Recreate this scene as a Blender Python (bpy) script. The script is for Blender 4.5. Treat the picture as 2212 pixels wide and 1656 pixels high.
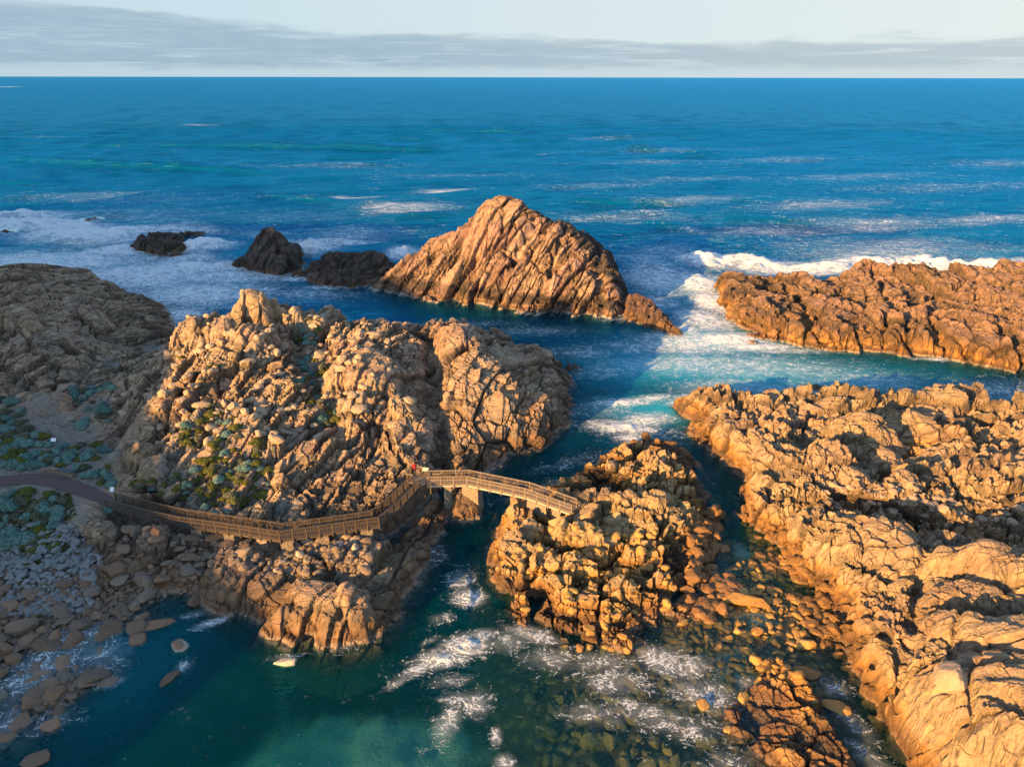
import bpy, bmesh, math, random
import numpy as np
from mathutils import Vector, Matrix

random.seed(7)
RNG = np.random.default_rng(7)
scene = bpy.context.scene
COL = scene.collection
for o in list(bpy.data.objects):
    bpy.data.objects.remove(o)

# ------------------------------------------------------------------ camera, sky, sun, exposure
CAM_H = 46.0
PITCH = math.radians(23.5)          # below the horizontal
FO = 1522.0                         # focal length in pixels of a 2211 px wide picture
CX, CY = 1105.5, 828.0
ROLL = math.radians(-0.1)
cam_d = bpy.data.cameras.new('camera')
cam_d.sensor_width = 36.0
cam_d.lens = FO / 2211.0 * 36.0
cam_d.clip_start = 0.5
cam_d.clip_end = 80000.0
cam = bpy.data.objects.new('camera', cam_d)
COL.objects.link(cam)
cam.location = (0, 0, CAM_H)
cam.rotation_euler = (math.pi / 2 - PITCH, 0, 0)
cam.rotation_mode = 'QUATERNION'
cam.rotation_quaternion = (Matrix.Rotation(math.pi / 2 - PITCH, 3, 'X') @ Matrix.Rotation(-ROLL, 3, 'Z')).to_quaternion()
scene.camera = cam

SUN_AZ = math.radians(47.0)         # the light travels towards +Y and a little +X
SUN_EL = math.radians(13.0)
SUN_D = Vector((math.sin(SUN_AZ) * math.cos(SUN_EL), math.cos(SUN_AZ) * math.cos(SUN_EL), -math.sin(SUN_EL)))
sun_l = bpy.data.lights.new('sun', 'SUN')
sun_l.energy = 5.0
sun_l.angle = math.radians(0.55)
sun_l.color = (1.0, 0.565, 0.18)
sun = bpy.data.objects.new('sun', sun_l)
COL.objects.link(sun)
sun.rotation_euler = SUN_D.to_track_quat('-Z', 'Y').to_euler()
sun.location = (-100, -130, 80)

scene.view_settings.view_transform = 'Standard'
scene.view_settings.look = 'None'
scene.view_settings.exposure = 1.58
scene.view_settings.gamma = 1.0
scene.view_settings.use_curve_mapping = False
scene.render.engine = 'CYCLES'
scene.cycles.use_denoising = True
scene.cycles.max_bounces = 6
scene.cycles.diffuse_bounces = 2
scene.cycles.glossy_bounces = 2
scene.cycles.transparent_max_bounces = 8
scene.cycles.caustics_reflective = False
scene.cycles.caustics_refractive = False


class NT:
    """small helper for writing node trees"""
    def __init__(self, tree):
        self.t = tree
        self.n = tree.nodes
        self.n.clear()

    def new(self, kind, **kw):
        nd = self.n.new(kind)
        for k, v in kw.items():
            setattr(nd, k, v)
        return nd

    def put(self, sock, v):
        if hasattr(v, 'is_output'):
            self.t.links.new(v, sock)
        elif v is not None:
            if isinstance(v, (tuple, list)) and len(v) == 3 and sock.type == 'RGBA':
                v = (*v, 1)
            sock.default_value = v

    def math(self, op, a, b=None, clamp=False):
        nd = self.new('ShaderNodeMath', operation=op, use_clamp=clamp)
        self.put(nd.inputs[0], a)
        if b is not None:
            self.put(nd.inputs[1], b)
        return nd.outputs[0]

    def mix(self, f, a, b, blend='MIX'):
        nd = self.new('ShaderNodeMix', data_type='RGBA', blend_type=blend)
        self.put(nd.inputs[0], f)
        self.put(nd.inputs[6], a)
        self.put(nd.inputs[7], b)
        return nd.outputs[2]

    def ramp01(self, v, a, b, lo=0.0, hi=1.0, smooth=True):
        nd = self.new('ShaderNodeMapRange', interpolation_type='SMOOTHSTEP' if smooth else 'LINEAR')
        nd.clamp = True if not smooth else nd.clamp
        self.put(nd.inputs[0], v)
        self.put(nd.inputs[1], a)
        self.put(nd.inputs[2], b)
        self.put(nd.inputs[3], lo)
        self.put(nd.inputs[4], hi)
        return nd.outputs[0]

    def noise(self, vec, scale, detail=4.0, rough=0.55, dist=0.0, out=0):
        nd = self.new('ShaderNodeTexNoise')
        self.put(nd.inputs['Vector'], vec)
        nd.inputs['Scale'].default_value = scale
        nd.inputs['Detail'].default_value = detail
        nd.inputs['Roughness'].default_value = rough
        nd.inputs['Distortion'].default_value = dist
        return nd.outputs[out]

    def voro(self, vec, scale, feature='F1', out='Distance'):
        nd = self.new('ShaderNodeTexVoronoi', feature=feature)
        self.put(nd.inputs['Vector'], vec)
        nd.inputs['Scale'].default_value = scale
        return nd.outputs[out]

    def mapping(self, vec, scale=(1, 1, 1), rot=(0, 0, 0), loc=(0, 0, 0)):
        nd = self.new('ShaderNodeMapping')
        self.put(nd.inputs[0], vec)
        nd.inputs['Scale'].default_value = scale
        nd.inputs['Rotation'].default_value = rot
        nd.inputs['Location'].default_value = loc
        return nd.outputs[0]

    def attr(self, name):
        return self.new('ShaderNodeAttribute', attribute_name=name).outputs['Fac']

    def bump(self, h, strength=1.0, dist=1.0, normal=None):
        nd = self.new('ShaderNodeBump')
        self.put(nd.inputs['Height'], h)
        nd.inputs['Strength'].default_value = strength
        nd.inputs['Distance'].default_value = dist
        if normal is not None:
            self.put(nd.inputs['Normal'], normal)
        return nd.outputs[0]


world = bpy.data.worlds.new('World')
scene.world = world
world.use_nodes = True
w = NT(world.node_tree)
sky = w.new('ShaderNodeTexSky', sky_type='NISHITA')
sky.sun_disc = False
sky.sun_elevation = SUN_EL
sky.sun_rotation = math.atan2(-SUN_D.x, -SUN_D.y)
sky.altitude = 40
sky.air_density = 1.0
sky.dust_density = 0.6
sky.ozone_density = 2.0
SKY_S = 0.122
# a low bank of stratus over the sea, placed by compass direction and height above the horizon
tc = w.new('ShaderNodeTexCoord')
sep = w.new('ShaderNodeSeparateXYZ')
w.put(sep.inputs[0], tc.outputs['Generated'])
el = w.math('MULTIPLY', w.math('ARCSINE', sep.outputs[2]), 57.2958)
az = w.math('MULTIPLY', w.math('ARCTAN2', sep.outputs[0], sep.outputs[1]), 57.2958)
cmb = w.new('ShaderNodeCombineXYZ')
w.put(cmb.inputs[0], w.math('MULTIPLY', az, 0.11))
w.put(cmb.inputs[1], w.math('MULTIPLY', el, 0.62))
cv = cmb.outputs[0]
nbig = w.noise(cv, 0.8, 3, 0.5)
nmid = w.noise(cv, 2.2, 6, 0.6, 0.4)
top = w.math('ADD', w.ramp01(az, -38, 6, 4.55, 2.55, False), w.math('MULTIPLY', w.math('SUBTRACT', nbig, 0.5), 2.2))
top = w.math('ADD', top, w.math('MULTIPLY', w.math('SUBTRACT', nmid, 0.5), 1.0))
below = w.ramp01(w.math('SUBTRACT', top, el), -0.05, 0.5)
above = w.ramp01(w.math('ADD', el, w.math('MULTIPLY', w.math('SUBTRACT', nmid, 0.5), 0.9)), 0.25, 0.95)
streak = w.noise(w.mapping(cv, (0.55, 1.7, 1)), 1.5, 7, 0.62, 0.5)
dens = w.math('MULTIPLY', w.math('MULTIPLY', below, above), w.ramp01(streak, 0.26, 0.52))
nh = w.new('ShaderNodeMix', data_type='RGBA')
skyc = sky.outputs[0]
pale = w.mix(w.ramp01(az, -36, 36, 0, 1, False), (1.50, 1.98, 2.26), (2.2, 2.37, 2.34))
low_f = w.ramp01(el, 4.5, 20.0, 1.0, 0.0)
col = w.mix(low_f, skyc, pale)
col = w.mix(w.ramp01(el, 0.2, 2.2, 0.45, 0.0), col, (1.25, 1.6, 1.78))
ccol = w.mix(w.noise(cv, 5.0, 4, 0.6), (0.66, 1.06, 1.44), (1.06, 1.44, 1.72))
ccol = w.mix(w.ramp01(w.math('SUBTRACT', top, el), 0.05, 0.9, 0.55, 0.0), ccol, (1.55, 1.78, 1.86))
ccol = w.mix(w.ramp01(az, -10, 34, 0, 0.75, False), ccol, (1.4, 1.64, 1.7))
col = w.mix(w.math('MULTIPLY', dens, 0.78), col, ccol)
bg = w.new('ShaderNodeBackground')
w.put(bg.inputs[0], col)
bg.inputs[1].default_value = SKY_S
wo = w.new('ShaderNodeOutputWorld')
w.t.links.new(bg.outputs[0], wo.inputs[0])

# ------------------------------------------------------------------ from photograph points to places
_cp, _sp = math.cos(PITCH), math.sin(PITCH)


def ray(u, v):
    a, b = (u - CX) / FO, (CY - v) / FO
    a, b = a * math.cos(ROLL) - b * math.sin(ROLL), a * math.sin(ROLL) + b * math.cos(ROLL)
    return np.array((a, _cp + b * _sp, -_sp + b * _cp))


def P(u, v, z=0.0):
    d = ray(u, v)
    t = (z - CAM_H) / d[2]
    return np.array((d[0] * t, d[1] * t, z))


def PY(u, v, y):
    d = ray(u, v)
    t = y / d[1]
    return np.array((d[0] * t, y, CAM_H + d[2] * t))


# ------------------------------------------------------------------ numpy noise
def _hash(ix, iy, seed):
    h = (ix.astype(np.int64) * 374761393 + iy.astype(np.int64) * 668265263 + seed * 1442695041) & 0xFFFFFFFF
    h = ((h ^ (h >> 13)) * 1274126177) & 0xFFFFFFFF
    h = ((h ^ (h >> 15)) * 2246822519) & 0xFFFFFFFF
    return ((h ^ (h >> 16)) & 0xFFFFFF).astype(np.float32) / 16777216.0


def vnoise(x, y, seed=0):
    ix, iy = np.floor(x), np.floor(y)
    fx, fy = (x - ix).astype(np.float32), (y - iy).astype(np.float32)
    fx = fx * fx * fx * (fx * (fx * 6 - 15) + 10)
    fy = fy * fy * fy * (fy * (fy * 6 - 15) + 10)
    a, b = _hash(ix, iy, seed), _hash(ix + 1, iy, seed)
    c, d = _hash(ix, iy + 1, seed), _hash(ix + 1, iy + 1, seed)
    return (a + (b - a) * fx + (c - a) * fy + (a - b - c + d) * fx * fy) * 2 - 1


def fbm(x, y, seed=0, octv=4, rough=0.5):
    s, a, tot = 0, 1.0, 0
    for i in range(octv):
        s = s + a * vnoise(x * 2 ** i + 17.3 * i, y * 2 ** i - 9.1 * i, seed + i * 31)
        tot += a
        a *= rough
    return s / tot


def cells(x, y, seed, pw=2.0, jit=0.8):
    """Worley cells: edge distance, three random values per cell, offset from the cell's centre"""
    ix, iy = np.floor(x), np.floor(y)
    f1 = np.full(x.shape, 9.0, np.float32)
    f2 = f1.copy()
    cx, cy, bx, by = (np.zeros(x.shape, np.float32) for _ in range(4))
    for j in (-1, 0, 1):
        for i in (-1, 0, 1):
            gx, gy = ix + i, iy + j
            dx = (gx - x).astype(np.float32) + 0.5 + jit * (_hash(gx, gy, seed) - 0.5)
            dy = (gy - y).astype(np.float32) + 0.5 + jit * (_hash(gx, gy, seed + 77) - 0.5)
            if pw == 2.0:
                d = np.sqrt(dx * dx + dy * dy)
            else:
                d = (np.abs(dx) ** pw + np.abs(dy) ** pw) ** (1 / pw)
            nearer = d < f1
            f2 = np.where(nearer, f1, np.minimum(f2, d))
            cx, cy = np.where(nearer, gx, cx), np.where(nearer, gy, cy)
            bx, by = np.where(nearer, -dx, bx), np.where(nearer, -dy, by)
            f1 = np.where(nearer, d, f1)
    return f2 - f1, _hash(cx, cy, seed + 5), _hash(cx, cy, seed + 6), _hash(cx, cy, seed + 7), bx, by


def sstep(a, b, x):
    t = np.clip((x - a) / (b - a), 0, 1)
    return t * t * (3 - 2 * t)


def tps(ctrl, lam=0.4):
    c = np.array(ctrl, float)
    n = len(c)
    r2 = ((c[:, None, :2] - c[None, :, :2]) ** 2).sum(-1)
    K = 0.5 * r2 * np.log(r2 + 1e-9) + lam * np.eye(n)
    Q = np.c_[np.ones(n), c[:, :2]]
    A = np.block([[K, Q], [Q.T, np.zeros((3, 3))]])
    s = np.linalg.solve(A, np.r_[c[:, 2], 0, 0, 0])

    def ev(x, y):
        out = s[n] + s[n + 1] * x + s[n + 2] * y
        for k in range(n):
            q = (x - c[k, 0]) ** 2 + (y - c[k, 1]) ** 2
            out = out + s[k] * 0.5 * q * np.log(q + 1e-9)
        return out
    return ev


def poly_sd(poly, x, y):
    p = np.array(poly)[:, :2]
    d = np.full(x.shape, 1e9)
    inside = np.zeros(x.shape, bool)
    m = len(p)
    for i in range(m):
        a, b = p[i], p[(i + 1) % m]
        e = b - a
        t = np.clip(((x - a[0]) * e[0] + (y - a[1]) * e[1]) / (e @ e + 1e-12), 0, 1)
        d = np.minimum(d, (x - a[0] - t * e[0]) ** 2 + (y - a[1] - t * e[1]) ** 2)
        if abs(e[1]) > 1e-9:
            cross = ((a[1] > y) != (b[1] > y)) & (x < e[0] * (y - a[1]) / e[1] + a[0])
            inside ^= cross
    d = np.sqrt(d)
    return np.where(inside, d, -d)


def bil(Z, fx, fy):
    ny, nx = Z.shape
    fx, fy = np.clip(fx, 0, nx - 1.001), np.clip(fy, 0, ny - 1.001)
    ix, iy = fx.astype(int), fy.astype(int)
    tx, ty = fx - ix, fy - iy
    return (Z[iy, ix] * (1 - tx) * (1 - ty) + Z[iy, ix + 1] * tx * (1 - ty) + Z[iy + 1, ix] * (1 - tx) * ty + Z[iy + 1, ix + 1] * tx * ty)


def seg_d(pts, x, y):
    d = np.full(x.shape, 1e9)
    for a, b in zip(pts[:-1], pts[1:]):
        a, b = np.array(a[:2]), np.array(b[:2])
        e = b - a
        t = np.clip(((x - a[0]) * e[0] + (y - a[1]) * e[1]) / (e @ e + 1e-12), 0, 1)
        d = np.minimum(d, (x - a[0] - t * e[0]) ** 2 + (y - a[1] - t * e[1]) ** 2)
    return np.sqrt(d)


# ------------------------------------------------------------------ mesh helpers
def grid_mesh(name, V, faces, attrs, mat, smooth=True):
    me = bpy.data.meshes.new(name)
    n, f = len(V), len(faces)
    me.vertices.add(n)
    me.vertices.foreach_set('co', V.astype(np.float32).ravel())
    k = faces.shape[1]
    me.loops.add(f * k)
    me.loops.foreach_set('vertex_index', faces.astype(np.int32).ravel())
    me.polygons.add(f)
    me.polygons.foreach_set('loop_start', np.arange(0, f * k, k, dtype=np.int32))
    me.polygons.foreach_set('use_smooth', np.full(f, smooth))
    me.update(calc_edges=True)
    for an, av in attrs.items():
        at = me.attributes.new(an, 'FLOAT', 'POINT')
        at.data.foreach_set('value', av.astype(np.float32).ravel())
    me.materials.append(mat)
    o = bpy.data.objects.new(name, me)
    COL.objects.link(o)
    return o


def tag(o, label=None, cat=None, group=None, kind=None):
    if label:
        o['label'] = label
    if cat:
        o['category'] = cat
    if group:
        o['group'] = group
    if kind:
        o['kind'] = kind
    return o


def empty(name, loc=(0, 0, 0), rz=0.0):
    o = bpy.data.objects.new(name, None)
    o.empty_display_size = 0.5
    COL.objects.link(o)
    o.location = loc
    o.rotation_euler = (0, 0, rz)
    return o


class MB:
    """collects boxes, bars and tubes; build() links them as one mesh object"""
    def __init__(self):
        self.bm = bmesh.new()

    def box(self, c, s, m=None, bevel=0.0):
        r = bmesh.ops.create_cube(self.bm, size=1.0)
        M = Matrix.Translation(Vector(c)) @ (m.to_4x4() if m else Matrix()) @ Matrix.Diagonal((*s, 1))
        bmesh.ops.transform(self.bm, matrix=M, verts=r['verts'])
        if bevel:
            es = list({e for v in r['verts'] for e in v.link_edges})
            bmesh.ops.bevel(self.bm, geom=es, offset=bevel, segments=1, affect='EDGES')
        return self

    def bar(self, a, b, wd, ht):
        a, b = Vector(a), Vector(b)
        d = b - a
        L = d.length
        x = d.normalized()
        up = Vector((0, 0, 1)) if abs(x.z) < 0.95 else Vector((0, 1, 0))
        y = up.cross(x).normalized()
        z = x.cross(y)
        m = Matrix((x, y, z)).transposed()
        return self.box((a + b) / 2, (L, wd, ht), m)

    def tube(self, a, b, r, r2=None, seg=8):
        a, b = Vector(a), Vector(b)
        d = b - a
        res = bmesh.ops.create_cone(self.bm, cap_ends=True, segments=seg, radius1=r, radius2=r if r2 is None else r2, depth=d.length)
        M = Matrix.Translation((a + b) / 2) @ d.to_track_quat('Z', 'Y').to_matrix().to_4x4()
        bmesh.ops.transform(self.bm, matrix=M, verts=res['verts'])
        return self

    def build(self, name, mat, parent=None, smooth=False):
        me = bpy.data.meshes.new(name)
        self.bm.normal_update()
        self.bm.to_mesh(me)
        self.bm.free()
        if smooth:
            for p in me.polygons:
                p.use_smooth = True
        me.materials.append(mat)
        o = bpy.data.objects.new(name, me)
        COL.objects.link(o)
        if parent:
            o.parent = parent
        return o


# ------------------------------------------------------------------ materials
def principled(nt, base, rough=0.85, spec=0.3, normal=None):
    b = nt.new('ShaderNodeBsdfPrincipled')
    nt.put(b.inputs['Base Color'], base)
    nt.put(b.inputs['Roughness'], rough)
    b.inputs['Specular IOR Level'].default_value = spec
    if normal is not None:
        nt.put(b.inputs['Normal'], normal)
    return b


def new_mat(name):
    m = bpy.data.materials.new(name)
    m.use_nodes = True
    return m, NT(m.node_tree)


def finish(nt, shader):
    o = nt.new('ShaderNodeOutputMaterial')
    nt.t.links.new(shader, o.inputs[0])


def rock_mat(name, soil_cols=None, warm=(0.52, 0.355, 0.205), pink=(0.47, 0.29, 0.185), grey=(0.33, 0.27, 0.205), orange=0.6, orange_top=3.2, black=0.4, black_z=(0.9, 2.2),
             rim=0.5, streak_dir=0.0, lichen=0.0, grey_mix=0.4, scale=1.0, soil=False, gain=1.0):
    m, t = new_mat(name)
    geo = t.new('ShaderNodeNewGeometry')
    pos = geo.outputs['Position']
    sp = t.new('ShaderNodeSeparateXYZ')
    t.put(sp.inputs[0], pos)
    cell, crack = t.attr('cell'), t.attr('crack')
    n1 = t.noise(pos, 0.16 * scale, 5, 0.6)
    n2 = t.noise(pos, 0.9 * scale, 6, 0.65)
    n3 = t.noise(pos, 5.0 * scale, 5, 0.7)
    st = t.noise(t.mapping(pos, (0.35, 2.2, 0.7), (0, 0, streak_dir)), 1.3 * scale, 6, 0.65, 0.5)
    wpos = t.mix(0.35, pos, t.noise(pos, 0.7, 3, 0.6, 0, 1), 'ADD')
    crk = t.voro(t.mapping(wpos, (0.55, 1.7, 0.8), (0, 0, streak_dir)), 0.75 * scale, 'DISTANCE_TO_EDGE')
    crk = t.math('MAXIMUM', t.ramp01(crk, 0.0, 0.03), t.ramp01(t.noise(pos, 0.5, 3, 0.6), 0.42, 0.56))
    col = t.mix(t.ramp01(n1, 0.42, 0.62), warm, pink)
    col = t.mix(t.math('MULTIPLY', t.ramp01(t.math('ADD', n2, t.math('MULTIPLY', cell, 0.25)), 0.5, 0.78), grey_mix), col, grey)
    v = t.math('ADD', 0.7, t.math('MULTIPLY', cell, 0.3))
    v = t.math('MULTIPLY', v, t.ramp01(n3, 0.25, 0.75, 0.74, 1.22, False))
    v = t.math('MULTIPLY', v, t.ramp01(st, 0.3, 0.62, 0.62, 1.1))
    v = t.math('MULTIPLY', v, t.math('MULTIPLY', t.math('ADD', 0.55, t.math('MULTIPLY', crk, 0.45)), gain))
    vm = t.new('ShaderNodeVectorMath', operation='SCALE')
    t.put(vm.inputs[0], col)
    t.put(vm.inputs['Scale'], v)
    col = vm.outputs[0]
    dk = t.math('MULTIPLY', t.ramp01(t.noise(t.mapping(pos, (1, 1, 0.5)), 0.28 * scale, 7, 0.68, 0.6), 0.54, 0.68), t.ramp01(n3, 0.3, 0.6, 0.45, 0.95))
    col = t.mix(t.math('MULTIPLY', dk, 0.62), col, (0.12, 0.085, 0.06))
    hz = t.math('ADD', sp.outputs[2], t.math('MULTIPLY', t.math('SUBTRACT', n2, 0.5), 1.3))
    if lichen:
        lf = t.ramp01(t.noise(pos, 0.33, 4, 0.6), 0.62, 0.70, 0, lichen)
        col = t.mix(t.math('MULTIPLY', lf, t.ramp01(n3, 0.35, 0.6)), col, (0.42, 0.15, 0.035))
    if orange:
        of = t.math('MULTIPLY', t.ramp01(hz, orange_top * 0.45, orange_top, 1, 0), t.ramp01(t.noise(pos, 0.4, 5, 0.6), 0.3, 0.6, 0.35, 1.0))
        col = t.mix(t.math('MULTIPLY', of, orange), col, t.mix(n3, (0.42, 0.16, 0.022), (0.52, 0.27, 0.05)))
    if black:
        bf = t.math('MULTIPLY', t.ramp01(hz, black_z[0] - 0.5, black_z[0] + 0.2), t.ramp01(hz, black_z[1], black_z[1] + 0.9, 1, 0))
        bf = t.math('MULTIPLY', bf, t.ramp01(t.noise(t.mapping(pos, (1, 1, 0.3)), 0.55, 5, 0.65), 0.3, 0.55, 0.35, 1.0))
        col = t.mix(t.math('MULTIPLY', bf, black), col, (0.055, 0.042, 0.032))
    wb_ = t.ramp01(hz, 0.5, 1.25, 0.85, 0.0)
    col = t.mix(wb_, col, t.mix(n2, (0.05, 0.03, 0.02), (0.17, 0.075, 0.035)))
    if rim:
        rf = t.math('MULTIPLY', t.ramp01(hz, -0.5, 0.0), t.ramp01(hz, 0.15, 0.5, 1, 0))
        col = t.mix(t.math('MULTIPLY', rf, rim), col, t.mix(n2, (0.36, 0.24, 0.17), (0.52, 0.46, 0.34)))
    col = t.mix(t.ramp01(sp.outputs[2], -1.2, -0.1, 0.75, 0.0), col, (0.05, 0.045, 0.025))
    # dirt, black lichen and crevice shade painted into the joints and missing blocks
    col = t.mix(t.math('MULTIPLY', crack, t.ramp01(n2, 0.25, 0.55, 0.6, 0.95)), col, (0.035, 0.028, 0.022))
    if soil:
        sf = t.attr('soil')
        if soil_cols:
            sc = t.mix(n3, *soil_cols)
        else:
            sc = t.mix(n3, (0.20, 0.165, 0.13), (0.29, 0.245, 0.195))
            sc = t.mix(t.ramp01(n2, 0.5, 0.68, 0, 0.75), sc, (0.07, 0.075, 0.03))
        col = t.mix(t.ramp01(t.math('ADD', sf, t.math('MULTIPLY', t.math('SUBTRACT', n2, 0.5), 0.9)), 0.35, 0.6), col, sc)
    h = t.math('ADD', t.math('MULTIPLY', n3, 0.10), t.math('MULTIPLY', t.noise(pos, 17.0, 4, 0.7), 0.045))
    h = t.math('ADD', h, t.math('MULTIPLY', n2, 0.30))
    h = t.math('ADD', h, t.math('MULTIPLY', st, 0.22))
    h = t.math('ADD', h, t.math('MULTIPLY', crk, 0.16))
    nrm = t.bump(h, 1.0, 1.0)
    wet = t.ramp01(hz, 0.2, 1.0, 0.38, 0.88)
    b = principled(t, col, wet, 0.32, nrm)
    finish(t, b.outputs[0])
    return m


def plain_mat(name, c1, c2, scale=8.0, rough=0.7, bump=0.0, stretch=(1, 1, 1), spec=0.3, coords='Object', rand=0.0):
    m, t = new_mat(name)
    tc_ = t.new('ShaderNodeTexCoord')
    vec = t.mapping(tc_.outputs[coords], stretch)
    n = t.noise(vec, scale, 5, 0.65)
    col = t.mix(t.ramp01(n, 0.3, 0.7), c1, c2)
    if rand:
        oi = t.new('ShaderNodeObjectInfo')
        hs = t.new('ShaderNodeHueSaturation')
        t.put(hs.inputs['Color'], col)
        t.put(hs.inputs['Value'], t.ramp01(oi.outputs['Random'], 0, 1, 1 - rand, 1 + rand, False))
        col = hs.outputs[0]
    nr = t.bump(n, 1.0, bump) if bump else None
    finish(t, principled(t, col, rough, spec, nr).outputs[0])
    return m


# ------------------------------------------------------------------ rock formations (height fields pushed out along their own normals)
FORMS = []


LX, LY = 0.55, 0.83


def blocks(x, y, layers, seed, bias=0.22):
    """jointed granite: offset, tilt and rounding of every block, and the clefts between them"""
    disp = np.zeros(x.shape, np.float32)
    crack = np.zeros(x.shape, np.float32)
    tint = np.zeros(x.shape, np.float32)
    wsum = 0.0
    for li, L in enumerate(layers):
        size, asp, ang, off, tilt, groove, gw = L[:7]
        mask = 1.0
        if len(L) > 7:
            mask = sstep(L[7][1], L[7][1] + 0.35, fbm(x / L[7][0] + 31 * li, y / L[7][0], seed + 200 + li, 2))
            if len(L[7]) > 2 and L[7][2]:
                mask = 1 - mask
        wa = size * 0.22
        xx = x + wa * fbm(x / (size * 1.6), y / (size * 1.6), seed + li * 13, 2)
        yy = y + wa * fbm(x / (size * 1.6) + 50, y / (size * 1.6), seed + li * 13 + 3, 2)
        a = math.radians(ang)
        p = (xx * math.cos(a) + yy * math.sin(a)) / (size * asp)
        q = (-xx * math.sin(a) + yy * math.cos(a)) / size
        e, r1, r2, r3, bx, by = cells(p, q, seed + li * 101, 3.2, 0.86)
        bev = 1 - sstep(0, gw, e)
        d = off * ((r1 - 0.5) * 2 - 0.9 * (r1 < 0.14)) + tilt * ((r2 - 0.5) * bx + (r3 - 0.5) * by) * 2
        d = d - groove * bev * (0.5 + 0.9 * r2) - groove * 0.10 * (bx * bx + by * by)
        if size < 4:
            wx, wy = bx * size * asp, by * size
            d = d + np.clip((wx * (math.cos(a) * LX + math.sin(a) * LY) + wy * (-math.sin(a) * LX + math.cos(a) * LY)) * bias, -0.5 * size, 0.5 * size)
        disp += d * mask
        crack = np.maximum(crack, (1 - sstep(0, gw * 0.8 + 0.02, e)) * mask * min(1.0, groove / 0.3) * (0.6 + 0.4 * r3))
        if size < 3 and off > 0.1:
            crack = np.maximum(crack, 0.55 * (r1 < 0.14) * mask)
        wgt = 1.0 / (1 + li * 0.5)
        tint += r3 * wgt
        wsum += wgt
    return disp, crack, tint / wsum


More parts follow.
